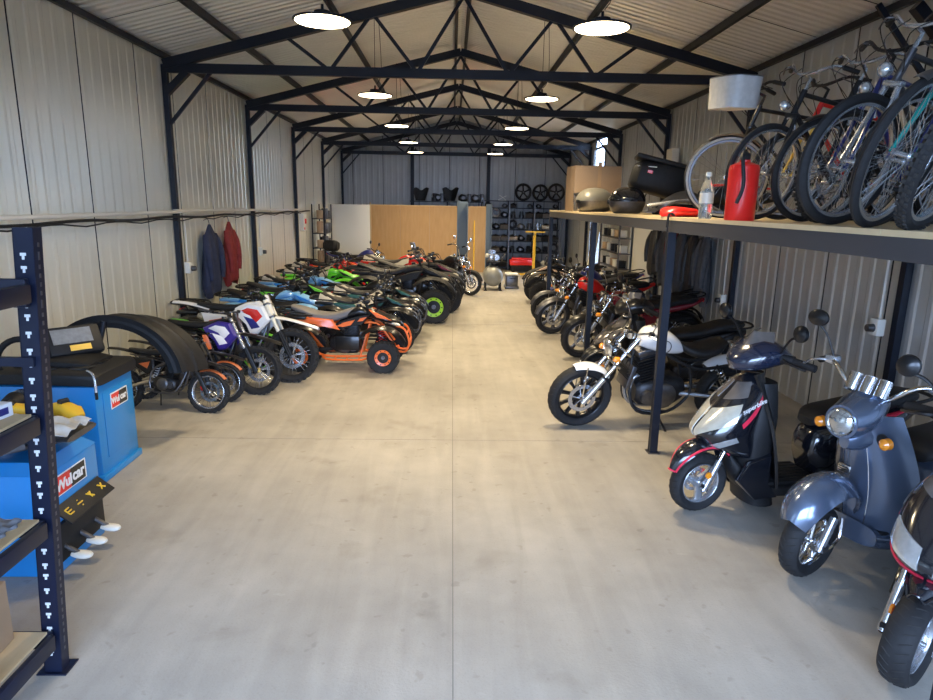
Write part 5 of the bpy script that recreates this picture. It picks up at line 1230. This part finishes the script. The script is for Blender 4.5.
# parts shelving at the back
SX0, SX1, SY = .98, 3.65, 23.1
t = thing('parts_shelving', 'tall dark shelving full of parts against the back wall', 'shelving', ((SX0 + SX1) / 2, SY, 0))
hw = (SX1 - SX0) / 2
for i in range(4):
    x = -hw + 2 * hw * i / 3
    for y in (-.24, .24): q = MB('darkalu' if y < 0 else 'steel'); q.box((x, y, 1.2), (.045, .03, 2.4)); q.build('upright', t)
for z in (.12, .62, 1.02, 1.42, 1.82, 2.16, 2.4):
    q = MB('steel'); q.box((0, 0, z), (2 * hw + .02, .5, .03)); q.build('shelf', t)
rnd = random.Random(3)
cols = ['matblack', 'darkalu', 'engine', 'steel', 'matblack', 'engine', 'black', 'rubber', 'jacketgrey', 'steel']
labs = []
def part_item(x, y, z, c, kind, label, grp, s=1.):
    if kind == 0: nm, cat = 'parts_bin', 'bin'
    elif kind == 1: nm, cat = 'spare_cylinder', 'spare part'
    elif kind == 2: nm, cat = 'spare_tyre', 'tyre'
    else: nm, cat = 'spare_casing', 'spare part'
    t = thing(nm, label, cat, (x, y, z), rnd.uniform(-12, 12), grp)
    q = MB(c)
    if kind == 0:
        w2, h2 = .15 * s, .2 * s
        q.add([(-w2, -.16, 0), (w2, -.16, 0), (w2, .16, 0), (-w2, .16, 0), (-w2 * 1.1, -.2, h2 * .75), (w2 * 1.1, -.2, h2 * .75), (w2 * 1.1, .18, h2), (-w2 * 1.1, .18, h2)], [(0, 1, 2, 3), (0, 1, 5, 4), (1, 2, 6, 5), (2, 3, 7, 6), (3, 0, 4, 7)])
        q.build('body', t); q = MB('engine'); q.loft([(-w2 * .9, h2 * .7, .14, .03, 3), (0, h2 * .85, .16, .06, 2.5), (w2 * .9, h2 * .7, .14, .03, 3)], 10); q.build('contents', t)
    elif kind == 1:
        q.cyl((0, 0, 0), (0, 0, .1 * s), .09 * s, 14); q.cyl((0, 0, .1 * s), (0, 0, .22 * s), .06 * s, 12)
        for i in range(5): q.box((0, 0, (.11 + .02 * i) * s), (.17 * s, .17 * s, .006))
        q.build('body', t)
    elif kind == 2:
        q.lathe([(.09 * s, -.05), (.15 * s, -.06), (.17 * s, 0), (.15 * s, .06), (.09 * s, .05), (.08 * s, 0)], (0, 0, .17 * s), 'y', 22, closed_prof=True); q.build('body', t)
    else:
        q.loft([(-.14 * s, .09 * s, .06, .05 * s, 3), (-.05 * s, .11 * s, .12, .11 * s, 3), (.08 * s, .09 * s, .1, .09 * s, 2.6), (.15 * s, .07 * s, .04, .04 * s, 2.4)], 12); q.m('darkalu').cyl((0, -.14, .1 * s), (0, -.11, .1 * s), .05 * s, 12); q.build('body', t)
nth = ['first', 'second', 'third', 'fourth', 'fifth', 'sixth', 'seventh', 'eighth', 'ninth']
rown = ['lowest', 'second', 'third', 'fourth', 'fifth', 'top']
for zi, z in enumerate((.135, .635, 1.035, 1.435, 1.835, 2.175)):
    for b in range(3):
        for k in range(3):
            x = (SX0 + SX1) / 2 - hw + 2 * hw * (b + (k + .5) / 3) / 3
            if zi == 5 and k == 1: continue
            kd = rnd.choice([0, 0, 1, 3, 3, 2] if zi < 5 else [0, 3])
            c = rnd.choice(cols) if rnd.random() > .07 else rnd.choice(['offwhite', 'darkalu', 'silver'])
            sc = 1. if zi < 5 else .7
            lab = {0: 'dark open parts bin', 1: 'finned spare cylinder', 2: 'small spare tyre', 3: 'rounded spare engine casing'}[kd] + f' on the {rown[zi]} back shelf, {nth[b * 3 + k]} from the left'
            part_item(x, SY - .02, z, c, kd, lab, {0: 'parts bins', 1: 'spare cylinders', 2: 'small spare tyres', 3: 'spare casings'}[kd] + f' on the {rown[zi]} back shelf', sc)
# wheels and parts on top, spare wheels by the post
for k, (x, s, lb) in enumerate(((2.35, .3, 'leftmost of the three black wheels on top of the back shelving'), (2.95, .29, 'middle one of the three black wheels on top of the back shelving'), (3.5, .31, 'black wheel with grey hub, rightmost on top of the back shelving'))):
    t = thing('spare_wheel', lb, 'wheel', (x, 23.05, 2.415), 8, 'wheels on top of the back shelving')
    wheel(t, 'tyre', 0, s, .12, None, kind='street', rim='cast5', rimc='matblack' if k < 2 else 'darkalu', hub='silver' if k == 2 else 'darkalu', spokec='matblack', disc=False, seg=28)
# panel-fairing pieces standing on the wall frame left of the shelving
t = thing('wall_shelf', 'long high shelf of dark parts behind the tan partition', 'shelf', (-.3, 23.2, 0))
q = MB('steel'); q.box((0, 0, 2.34), (2.6, .45, .03)); q.build('board', t)
for x in (-1.25, 0, 1.22): q = MB('steel'); q.box((x, .1, 1.17), (.05, .05, 2.32)); q.build('leg', t)
def fairing(x, label, s=1.):
    t = thing('plastic_fairing', label, 'fairing', (x, 23.15, 2.357), rnd.uniform(-10, 10)); q = MB('matblack')
    q.patch(lambda u, v: (-.22 * s - .1 * s * v + (.44 + .3 * v) * s * u * .8, -.1 + .1 * math.sin(u * PI), .01 + (.42 + .05 * math.sin(u * 9)) * s * v), 12, 10, .03); q.build('shell', t)
fairing(-1.2, 'dark flared plastic fairing standing leftmost on the high back shelf', .95); fairing(-.15, 'dark flared plastic fairing standing mid high back shelf', 1.)
for k in range(7):
    x = -.75 + .13 * k if k < 3 else .25 + .22 * (k - 3)
    part_item(x, 23.15, 2.36, rnd.choice(['matblack', 'engine', 'darkalu']), 3 if k % 2 else 1, ['dark', 'dull', 'grey', 'small', 'black', 'worn', 'odd'][k] + ' spare part lying on the high back shelf among others', 'spare parts on the high back shelf', 1.2)
t = thing('spare_lever', 'white spare lever crossed over parts on the high back shelf', 'spare part', (1.62, 23.0, 2.42)); q = MB('offwhite'); q.beam((-.14, 0, .02), (.14, 0, .16), .03, .02); q.beam((-.1, .02, .18), (.12, .02, .02), .03, .02); q.beam((-.14, 0, 0), (.14, 0, 0), .05, .02); q.build('lever', t)
# red jack, yellow stand
t = thing('trolley_jack', 'red trolley box standing on the floor before the back shelving', 'jack', (2.3, 22.3, 0))
q = MB('redbright'); q.box((0, 0, .34), (.85, .3, .2), bev=.03); q.box((0, 0, .47), (.7, .2, .06), bev=.02); q.build('body', t); q = MB('matblack'); q.box((0, 0, .14), (.75, .34, .2), bev=.02)
for x in (-.3, .3): q.cyl((x, -.18, .06), (x, .18, .06), .06, 14)
q.build('chassis', t)
t = thing('paddock_stand', 'yellow T-shaped stand on splayed feet near the back shelving', 'stand', (2.62, 21.4, 0))
q = MB('yellow'); q.cyl((0, 0, .02), (0, 0, 1.42), .03, 10); q.beam((-.32, 0, 1.42), (.32, 0, 1.42), .05, .04); q.beam((-.05, 0, 1.3), (-.05, .0, .1), .03, .03)
for a in (20, 160, 200, 340): q.tube([(0, 0, .05), (.5 * math.cos(R(a)), .5 * math.sin(R(a)), .02)], .018, 8)
q.build('frame', t)
# far left rack with rolled goods
t = thing('parts_rack', 'narrow rack of mixed parts at the far left wall', 'rack', (-3.85, 18.6, 0))
for y in (-.5, .5):
    for x in (-.12, .22): q = MB('steel'); q.box((x, y, 1.1), (.03, .03, 2.2)); q.build('upright', t)
for z in (.1, .6, 1.0, 1.4, 1.8): q = MB('steel'); q.box((.05, 0, z), (.36, 1.0, .02)); q.build('shelf', t)
for k, (z, n) in enumerate(((.11, 4), (.61, 4), (1.01, 4), (1.41, 4), (1.81, 5))):
    for i in range(n):
        t = thing('rolled_item', f"{['brown', 'light grey', 'black', 'charcoal', 'cream'][i]} upright roll on the {rown[k]} shelf of the far left rack", 'roll', (-3.78 + .1 * (i % 2), 18.2 + .22 * i, z), group='rolls on the far left rack')
        q = MB(['cardboard', 'darkalu', 'jacketblack', 'jacketgrey', 'cream'][i]); h = rnd.uniform(.2, .33); q.lathe([(.03, 0), (.085, 0), (.09, .01), (.09, h), (.085, h + .01), (.03, h + .01)], (0, 0, 0), 'z', 14, closed_prof=True); q.build('tube', t)
# right wall: pale board and shelf with small things
t = thing('white_panel', 'pale board on the right wall beside the black jacket', 'panel', (3.99, 13.95, 0)); q = MB('offwhite'); q.box((0, 0, 1.25), (.03, 1.35, 1.9), bev=.004); q.box((0, 0, .15), (.05, 1.3, .3)); q.build('sheet', t)
t = thing('small_parts_shelf', 'light shelf unit with small parts beyond the pale board on right', 'shelf', (3.85, 15.8, 0))
q = MB('offwhite'); q.box((.13, 0, 1.0), (.02, 1.9, 2.0)); q.build('back_panel', t)
for z in (.5, .85, 1.2, 1.55, 1.9): q = MB('darkalu'); q.box((0, 0, z), (.3, 1.9, .02)); q.build('shelf', t)
for y in (-.94, .94): q = MB('darkalu'); q.box((-.13, y, 1.0), (.03, .03, 2.0)); q.build('upright', t)
for k, z in enumerate((.51, .86, 1.21, 1.56)):
    for i in range(5):
        c = ['cardboard', 'matblack', 'offwhite', 'cream', 'matblack'][(i * 2 + k) % 5]
        t = thing('small_box', f"{['brown','black','white','cream','dark'][(i * 2 + k) % 5]} small box, {['first','second','third','fourth','fifth'][i]} along the {['lowest','second','third','fourth'][k]} right wall shelf", 'box', (3.84, 15.0 + .38 * i, z + .0), rnd.uniform(-15, 15), 'small boxes on the right wall shelf'); q = MB(c); q.box((0, 0, .09), (.16, .2, .16), bev=.01); q.box((0, 0, .165), (.17, .21, .03), bev=.005); q.build('body', t)
# leaning pale tube
q = MB('cream'); q.tube([(3.6, 17.6, .02), (3.86, 17.75, 1.95)], .09, 14); tag(q.build('rolled_sheet'), 'pale rolled sheet leaning by the bright window', 'roll')
# small grey unit on right wall high
t = thing('wall_heater', 'small off-white box unit high on the right wall above deck', 'wall unit', (4.0, 12.3, 3.1)); q = MB('offwhite'); q.box((-.06, 0, 0), (.14, .32, .46), bev=.02); q.m('darkalu').box((-.135, 0, -.12), (.01, .22, .1), bev=.003); q.build('body', t)
# loose tyre lying among left machines
t = thing('loose_tyre', 'loose black tyre standing tilted before the tan partition', 'tyre', (-2.3, 19.0, .0), -10)
q = MB('rubber'); q.lathe([(.2, -.06), (.27, -.075), (.31, -.03), (.31, .03), (.27, .075), (.2, .06), (.19, 0)], (0, 0, .31), 'y', 30, closed_prof=True); q.build('tyre', t)
# ============================================================ left row
G_L = 'machines parked along the left side'; G_R = 'machines parked along the right side'; G_B = 'bicycles standing on the deck'
def V(nm, cat, label, x, y, rz, lean, s, grp): return thing(nm, label, cat, (x, y, 0), rz, grp, lean, s)
t = V('mini_dirt_bike', 'motorcycle', 'small black and orange mini dirt bike nearest the blue balancer', -2.74, 6.72, -6, -9, .68, G_L)
dirt_bike(t, 'black', 'black', 'burnt', 'darkalu', fork_u='matblack', fork_l='matblack', guard='black', low_fender='burnt', platec='burnt', rimc='silver', hub='silver', Rf=.33, Rr=.32, knobs=22, wd=.1, spokec='darkalu', graphics='burnt', caliper='redbright')
t = V('mini_dirt_bike', 'motorcycle', 'second small black and orange mini dirt bike, right behind the first', -2.7, 7.12, -5, -9, .68, G_L)
dirt_bike(t, 'black', 'black', 'burnt', 'darkalu', fork_u='matblack', fork_l='matblack', guard='black', low_fender='burnt', platec='burnt', rimc='silver', hub='silver', Rf=.33, Rr=.32, knobs=22, wd=.1, spokec='darkalu', graphics='burnt')
t = V('dirt_bike', 'motorcycle', 'black dirt bike with violet blue engine area and silver fork tubes', -2.42, 7.42, -8, -9, .86, G_L)
dirt_bike(t, 'black', 'purple', 'decalwhite', 'black', fork_u='silver', fork_l='black', guard='black', rimc='matblack', hub='gold', Rf=.335, knobs=26, wd=.085, pad='black', caliper='gold')
t = V('dirt_bike', 'motorcycle', 'white dirt bike with red and blue tank graphics', -2.16, 7.98, -10, -9, .98, G_L)
dirt_bike(t, 'white', 'white', 'red', 'darkalu', fork_u='cream', fork_l='black', guard='black', rimc='matblack', hub='darkalu', knobs=28, wd=.085, steer=8, graphics='deepblue')
t = V('dirt_bike', 'motorcycle', 'small lime green framed dirt bike half hidden behind the white one', -2.72, 8.42, -4, -8, .7, G_L)
dirt_bike(t, 'green', 'green', 'white', 'green', fork_u='green', fork_l='green', guard='green', rimc='green', hub='green', knobs=24)
def Q(label, x, y, rz=0, s=1., **k):
    grp = G_L if x < 1 else G_R
    t = thing('quad_bike', label, 'quad bike', (x, y, 0), rz, grp, 0, s); quad(t, **k)
Q('black and orange quad bike with orange wheel rings beside the aisle', -1.02, 8.84, -2, 1.0, body='black', accent='orange', rimc='orange', frame='orange', tr=.215, tw=.155, track=.58, seatc='seatgrey')
Q('black quad bike with wire racks parked against the left wall', -2.62, 9.08, 0, .95, body='black', accent='matblack', rimc='darkalu', frame='matblack', rack=True)
Q('black quad bike with teal trim and pale seat cover, right behind the orange one', -.92, 10.05, -3, .95, body='black', accent='teal', rimc='matblack', frame='matblack', mirrors=True, cover=True, bumper='darkalu')
Q('second teal-trimmed black quad bike with pale cover, nearest the lime-rimmed quad', -.86, 11.05, -2, .95, body='black', accent='teal', rimc='matblack', frame='matblack', cover=True, bumper='darkalu')
Q('large black quad bike with lime green wheel rings', -.42, 12.78, -4, 1.2, body='matblack', accent='matblack', rimc='lime', frame='matblack', tr=.265, tw=.2, rr=.6)
Q('dark quad bike just behind the one with lime wheel rings', -.2, 13.95, -3, 1.15, body='matblack', accent='darkred', rimc='matblack', frame='matblack')
Q('light blue quad bike with mirrors beside the left wall', -2.35, 10.1, -2, .98, body='lightblue', accent='blue', rimc='matblack', frame='matblack', mirrors=True)
Q('black quad bike with green trim near the left wall behind the blue one', -2.35, 11.15, 2, .98, body='matblack', accent='green', rimc='matblack', frame='matblack', mirrors=True)
Q('light blue quad bike in the second row between the green-trimmed and lime ones', -2.38, 12.2, -4, .98, body='lightblue', accent='blue', rimc='matblack', frame='matblack', cover=True)
Q('lime green quad bike in the second row before the red one', -2.2, 13.3, -5, 1.02, body='green', accent='black', rimc='matblack', frame='matblack', cover=True)
Q('bright red quad bike in the second row behind the lime one', -2.32, 14.45, -5, 1.02, body='red', accent='black', rimc='matblack', frame='matblack', cover=True)
Q('red quad bike with wire racks near the far left wall', -2.36, 15.6, -3, 1.0, body='red', accent='orange', rimc='matblack', frame='matblack', rack=True)
Q('red and tan quad bike with cover beside the aisle', -.6, 15.05, -6, 1.18, body='red', accent='tan', rimc='matblack', frame='matblack', cover=True)
t = V('motorcycle', 'motorcycle', 'black scooter-like motorcycle with mirrors amid the left row', -1.0, 11.92, -2, -6, .88, G_L)
street_bike(t, tank='black', fender='black', rear='black', tail='std', bar_c='black', rim='cast5', Rf=.29, Rr=.29)
t = V('dirt_bike', 'motorcycle', 'deep blue and white sport bike with top case near the pale sheet', -1.9, 17.6, -12, -8, 1., G_L)
street_bike(t, tank='deepblue', fender='white', rear='white', tail='sport', tailc='deepblue', bar_c='black', rim='cast5', topbox=True)
t = V('motorcycle', 'motorcycle', 'red motorcycle with windscreen before the tan partition', -.7, 16.05, -8, -6, 1., G_L)
street_bike(t, tank='red', fender='red', rear='red', tail='sport', tailc='red', bar_c='chrome', rim='cast5', screen=True)
t = V('motorcycle', 'motorcycle', 'old motorcycle with very tall chrome handlebars beside the slim post', .35, 16.25, -30, -7, 1., G_L)
street_bike(t, tank='black', fender='matblack', rear='chrome', tail='std', bar_c='chrome', rim='spoke', spokec='silver', rimc='silver', ape=True, Rf=.31, wf=.09, tailc='black', sidec='black')

# ============================================================ right row
t = V('scooter', 'scooter', 'black scooter with red stripes and big pale headlights beside deck post', 1.77, 4.5, 189, 0, 1., G_R)
nose = scooter_sport(t, steer=8)
text('lettering', 'superbike', .05, nose, Matrix.Translation((-.25, .213, .885)) @ Matrix.Rotation(PI, 4, 'Z') @ Matrix.Rotation(PI / 2, 4, 'X') @ Matrix.Rotation(R(26), 4, 'Z'), 'decalwhite', shear=.3)
t = V('scooter', 'scooter', 'slate blue retro scooter with round headlight and chrome bars', 2.14, 3.62, 200, 0, 1.04, G_R)
scooter_retro(t, steer=10)
t = V('scooter', 'scooter', 'nearest black scooter with red stripe cut by right photo edge', 2.13, 2.7, 216, -3, 1., G_R)
scooter_sport(t, steer=0, fend=False, wt=.14, lensm='gloss')
t = V('motorcycle', 'motorcycle', 'white-tanked cruiser motorcycle with chrome fork behind the deck post', 1.22, 6.42, 188, -8, 1., G_R)
street_bike(t, steer=6, rake=37, L=.80, ox=-.12, wb=1.62, Rf=.345, wf=.14, fa=(72, 140), headpos=(-.04, .12))
t = V('maxi_scooter', 'scooter', 'dark scooter with long grey seat behind the white-tanked cruiser', 1.75, 7.85, 180, -4, 1.0, G_R)
scooter_sport(t, steer=12, fc='black', stripe='darkalu', lensm='smoke', up=1.05)
t = V('motorcycle', 'motorcycle', 'maroon-tanked motorcycle with round headlight and orange turn signals', 1.86, 9.55, 186, -8, 1.05, G_R)
street_bike(t, tank='darkred', fender='black', rear='black', tail='sport', tailc='darkred', bar_c='chrome', rim='cast5', rimc='darkalu', steer=6)
t = V('motorcycle', 'motorcycle', 'red-tanked motorcycle with grey front fender beneath the deck', 1.7, 11.4, 188, -9, 1.05, G_R)
street_bike(t, tank='redbright', fender='darkalu', rear='black', tail='std', tailc='red', bar_c='black', rim='cast6', rimc='darkalu', steer=8)
t = V('motorcycle', 'motorcycle', 'black motorcycle with mirrors between the maroon and red ones', 2.25, 10.45, 182, -7, 1., G_R)
street_bike(t, tank='navy', fender='black', rear='black', tail='std', bar_c='black', rim='cast5', topbox=False, screen=False)
t = V('motorcycle', 'motorcycle', 'dark grey motorcycle behind the red-tanked one', 1.75, 12.5, 186, -8, 1., G_R)
street_bike(t, tank='black', fender='darkalu', rear='black', tail='std', bar_c='black', rim='cast5')
t = V('motorcycle', 'motorcycle', 'blue motorcycle deeper under the far end of the deck', 2.2, 13.6, 184, -8, 1., G_R)
street_bike(t, tank='deepblue', fender='deepblue', rear='black', tail='std', bar_c='black', rim='cast5')
Q('dark quad bike at the far end of the right row', 1.95, 15.1, 182, 1.05, body='matblack', accent='tan', rimc='matblack', frame='matblack', bumper='matblack', headl='lens')
Q('dark red quad bike between the far quad and the blue motorcycle', 2.1, 14.35, 180, .0 + .95, body='darkred', accent='black', rimc='matblack', frame='matblack') if False else None

# ============================================================ on the deck
def B(label, x, y, rz, lean, **k):
    t = thing('bicycle', label, 'bicycle', (x, y, DZ), rz, G_B, lean, 1.); bicycle(t, **k)
B('bicycle with pale-walled tyres and mudguards, farthest along the deck', 2.2, 5.62, 172, -6, fc='black', fender='darkalu', wall='whitewall', rimc='darkalu', bar='matblack', steer=-12, tw=.045, light=False)
B('black bicycle with a pale basket on its handlebar', 2.12, 4.82, 192, -8, fc='matblack', steer=8, light=True)
B('bicycle with swept chrome handlebar behind the blue-framed one', 2.28, 4.45, 194, -8, fc='matblack', fender='black', steer=4, light=False, hbar=.3)
B('blue-framed mountain bicycle standing in the middle of the deck row', 2.22, 4.1, 200, -9, fc='deepblue', tw=.05, knob=True, light=True, steer=6, bar='matblack')
B('silver-forked bicycle with thick dark tyres and lamp', 2.0, 3.62, 196, -11, fc='darkalu', forkc='silver', tw=.055, light=True, Rw=.345, steer=4, bar='silver')
B('dark blue bicycle with white headlamp beside the green one', 2.1, 3.42, 208, -14, fc='deepblue', light=True, bar='silver')
B('green-framed bicycle with grey mudguard and big round lamp', 1.88, 3.12, 214, -18, fc='tealbike', fender='darkalu', tw=.042, light=True, Rw=.35, hbar=.3)
B('knobbly-tyred mountain bicycle near the right photo edge', 1.88, 2.82, 217, -20, fc='darkalu', tw=.055, knob=True, light=False, rimc='silver')
B('road bicycle with dark drop handlebar nearest the viewer', 2.05, 2.5, 216, -18, fc='navy', tw=.032, drop=True, light=False)
B('red-framed bicycle half hidden behind the black ones and canister', 2.5, 5.22, 190, -6, fc='redbright', forkc='gold', light=False, steer=2, bar='matblack')
t = thing('bicycle_basket', 'pale grey wire-mesh basket hung before the black bicycle handlebar', 'basket', (2.0, 5.14, 3.0), 192, lean=-4)
q = MB('basket'); n = 28
def bk(u, v):
    a = 2 * PI * u; z = .0 + .22 * v; e = 3.2; lx = .13 + .012 * v; ly = .175 + .015 * v
    return (lx * math.copysign(abs(math.cos(a)) ** (2 / e), math.cos(a)), ly * math.copysign(abs(math.sin(a)) ** (2 / e), math.sin(a)), z)
q.patch(bk, 36, 10, .006); q.box((0, 0, .005), (.22, .32, .01), bev=.004); q.build('mesh_body', t)
q = MB('darkalu'); q.tube([Vector(bk(i / 36, 1)) for i in range(36)], .007, 6, closed=True); q.tube([(-.12, -.08, .2), (-.17, -.08, .21)], .006, 6); q.tube([(-.12, .08, .2), (-.17, .08, .21)], .006, 6); q.build('rim_wire', t)
t = thing('metal_canister', 'tall red metal canister standing on the deck before the bicycles', 'canister', (1.865, 4.5, DZ), s=1.15)
q = MB('redbright'); q.lathe([(.001, 0), (.082, 0), (.086, .006), (.086, .30), (.08, .32), (.03, .34), (.03, .35), (.001, .35)], (0, 0, 0), 'z', 30); q.build('body', t)
q = MB('matblack'); q.tube([(0, 0, .35), (.0, -.01, .385), (-.05, -.08, .36), (-.04, -.1, .2), (-.07, -.1, .1)], .011, 8, sm=5); q.box((0, 0, .37), (.05, .04, .04), bev=.008); q.build('hose', t)
t = thing('plastic_bottle', 'clear plastic water bottle standing on the deck edge', 'bottle', (1.85, 5.08, DZ), s=1.3)
q = MB('bottleplastic'); q.lathe([(.001, .002), (.035, 0), (.04, .01), (.04, .08), (.037, .09), (.04, .1), (.04, .16), (.03, .2), (.014, .235), (.014, .25), (.001, .25)], (0, 0, 0), 'z', 22); q.build('body', t)
q = MB('offwhite'); q.cyl((0, 0, .245), (0, 0, .268), .017, 12); q.build('cap', t); q = MB('cream'); q.lathe([(.0405, .09), (.0405, .15)], (0, 0, 0), 'z', 22); q.build('bottle_label', t)
q = MB('redbright'); q.loft([(-.26, .016, .03, .014, 2.4), (-.18, .045, .12, .045, 2.4), (.02, .04, .15, .04, 2.4), (.18, .03, .1, .03, 2.4), (.24, .012, .04, .01, 2.4)], 18, sm=3); o = q.build('flat_bag'); o.location = (2.0, 5.95, DZ); o.rotation_euler = (0, 0, R(25)); tag(o, 'flat red bag lying on the deck edge left of the bottle', 'bag')
q = MB('matblack'); q.tube([(0, 0, .0), (-.03, 0, .02), (-.05, .01, -.02), (-.05, 0, -.14)], .008, 6, sm=4); q.tube([(.0, .03, .0), (-.04, .03, .015), (-.05, .04, -.1)], .006, 6, sm=4); o = q.build('strap'); o.location = (1.79, 5.6, DZ + .012); tag(o, 'short black strap hanging over the deck edge by the red bag', 'strap')
def case(label, x, y, rz, c1, c2, sx, sy, sz, z=DZ, pitch=0):
    t = thing('top_case', label, 'motorcycle case', (x, y, z), rz, 'motorcycle top cases on the deck', 0, 1., pitch)
    q = MB(c2); q.stack([(.0, 0, sx * .62, sy * .62, 2.6), (.03, 0, sx * .85, sy * .85, 2.6), (sz * .42, 0, sx, sy, 2.6), (sz * .44, 0, sx, sy, 2.6)], 30, sm=2); q.build('base', t)
    q = MB(c1); q.stack([(sz * .45, 0, sx * 1.01, sy * 1.01, 2.6), (sz * .6, 0, sx * .98, sy * .98, 2.5), (sz * .8, 0, sx * .82, sy * .82, 2.3), (sz * .95, 0, sx * .5, sy * .5, 2.1), (sz, 0, sx * .12, sy * .12, 2)], 30, sm=3); lid = q.build('lid', t)
    q = MB('matblack'); q.box((-sx * 1.0, 0, sz * .42), (.03, .09, .05), bev=.008); q.build('latch', t)
    return t
case('olive grey rounded top case nearest the far deck end', 2.05, 10.05, 15, 'olivegrey', 'darkalu', .27, .25, .36)
case('glossy black rounded top case next to the olive grey one', 2.1, 8.35, -10, 'gloss', 'darkalu', .23, .22, .33)
t = thing('top_case', 'large black wedge-shaped top case propped above the fairing', 'motorcycle case', (2.45, 8.5, DZ + .25), -12, 'motorcycle top cases on the deck', 0, 1.2, 14)
q = MB('matblack'); q.loft([(-.27, .13, .12, .1, 4), (-.2, .15, .24, .15, 4), (.1, .17, .26, .18, 4), (.28, .17, .22, .17, 4), (.33, .16, .12, .1, 3)], 24, sm=2); q.build('base', t); q = MB('matblack'); q.box((0, 0, .335), (.56, .5, .05), bev=.02); q.build('lid', t)
q = MB('decalwhite'); q.tube([(-.24, -.2, .23), (-.05, -.262, .26)], .006, 5); q.m('redbright').box((-.1, -.262, .2), (.05, .01, .03)); q.build('lettering_strip', t)
t = thing('body_fairing', 'grey and silver motorcycle fairing lying under the wedge case', 'fairing', (2.5, 7.5, DZ), 172)
q = MB('darkalu'); q.patch(lambda u, v: (-.42 + .84 * u, -.2 + .42 * v, .02 + .24 * math.sin(min(1, u * 1.1) * PI) * (1 - .5 * abs(v * 2 - 1) ** 2)), 18, 10, .012); q.m('silver').tube([(-.42, .2, .03), (-.1, .2, .16), (.4, .15, .1)], .022, 8, sm=4); q.m('matblack').loft([(-.3, .06, .12, .06, 3), (.3, .06, .14, .06, 3)], 12); q.m('redbright').box((-.38, 0, .06), (.08, .2, .05), bev=.01); q.build('shell', t)
t = thing('seat_unit', 'black and red motorcycle tail unit behind the wedge case', 'fairing', (3.1, 7.4, DZ + .0), 180)
q = MB('black'); q.loft([(-.4, .2, .05, .04, 3), (-.2, .22, .12, .1, 3), (.2, .22, .14, .12, 3), (.42, .18, .1, .1, 3)], 18, sm=3); q.box((.1, 0, .06), (.4, .2, .12), bev=.02); q.build('shell', t); q = MB('redbright'); q.loft([(-.42, .3, .03, .012, 3), (0, .34, .1, .02, 3), (.35, .33, .09, .02, 3)], 12); q.build('red_trim', t)
t = thing('cardboard_box', 'wide brown cardboard box behind the two rounded top cases', 'box', (2.4, 11.3, DZ), 5)
q = MB('cardboard'); q.box((-.12, 0, .37), (.8, .55, .74), bev=.006); q.build('body', t); q = MB('tapebrown'); q.box((-.1, 0, .741), (.06, .55, .002)); q.box((-.1, -.2765, .6), (.06, .002, .4)); q.build('tape', t)
t = thing('storage_drum', 'translucent ribbed drum left of the olive case on the deck', 'drum', (1.98, 10.6, DZ), s=.9); q = MB('smoke'); q.lathe([(.001, 0), (.16, 0), (.17, .03), (.165, .15), (.17, .17), (.165, .3), (.12, .33), (.001, .34)], (0, 0, 0), 'z', 24); q.build('body', t); q = MB('darkalu'); q.lathe([(.168, .32), (.172, .3), (.172, .28), (.165, .28)], (0, 0, 0), 'z', 24, closed_prof=True); q.build('band', t)
t = thing('luggage_rack', 'black tubular luggage rack behind the glossy black top case', 'rack', (2.45, 9.35, DZ), 10)
q = MB('matblack'); q.tube([(-.2, -.15, .0), (-.2, -.15, .22), (.1, -.15, .3), (.25, 0, .28), (.1, .15, .3), (-.2, .15, .22), (-.2, .15, 0)], .014, 8, sm=4); q.tube([(-.1, -.15, .25), (-.1, .15, .25)], .01, 6); q.tube([(.05, -.15, .29), (.05, .15, .29)], .01, 6); q.tube([(.2, .0, .28), (.1, 0, 0)], .012, 6); q.build('frame', t)
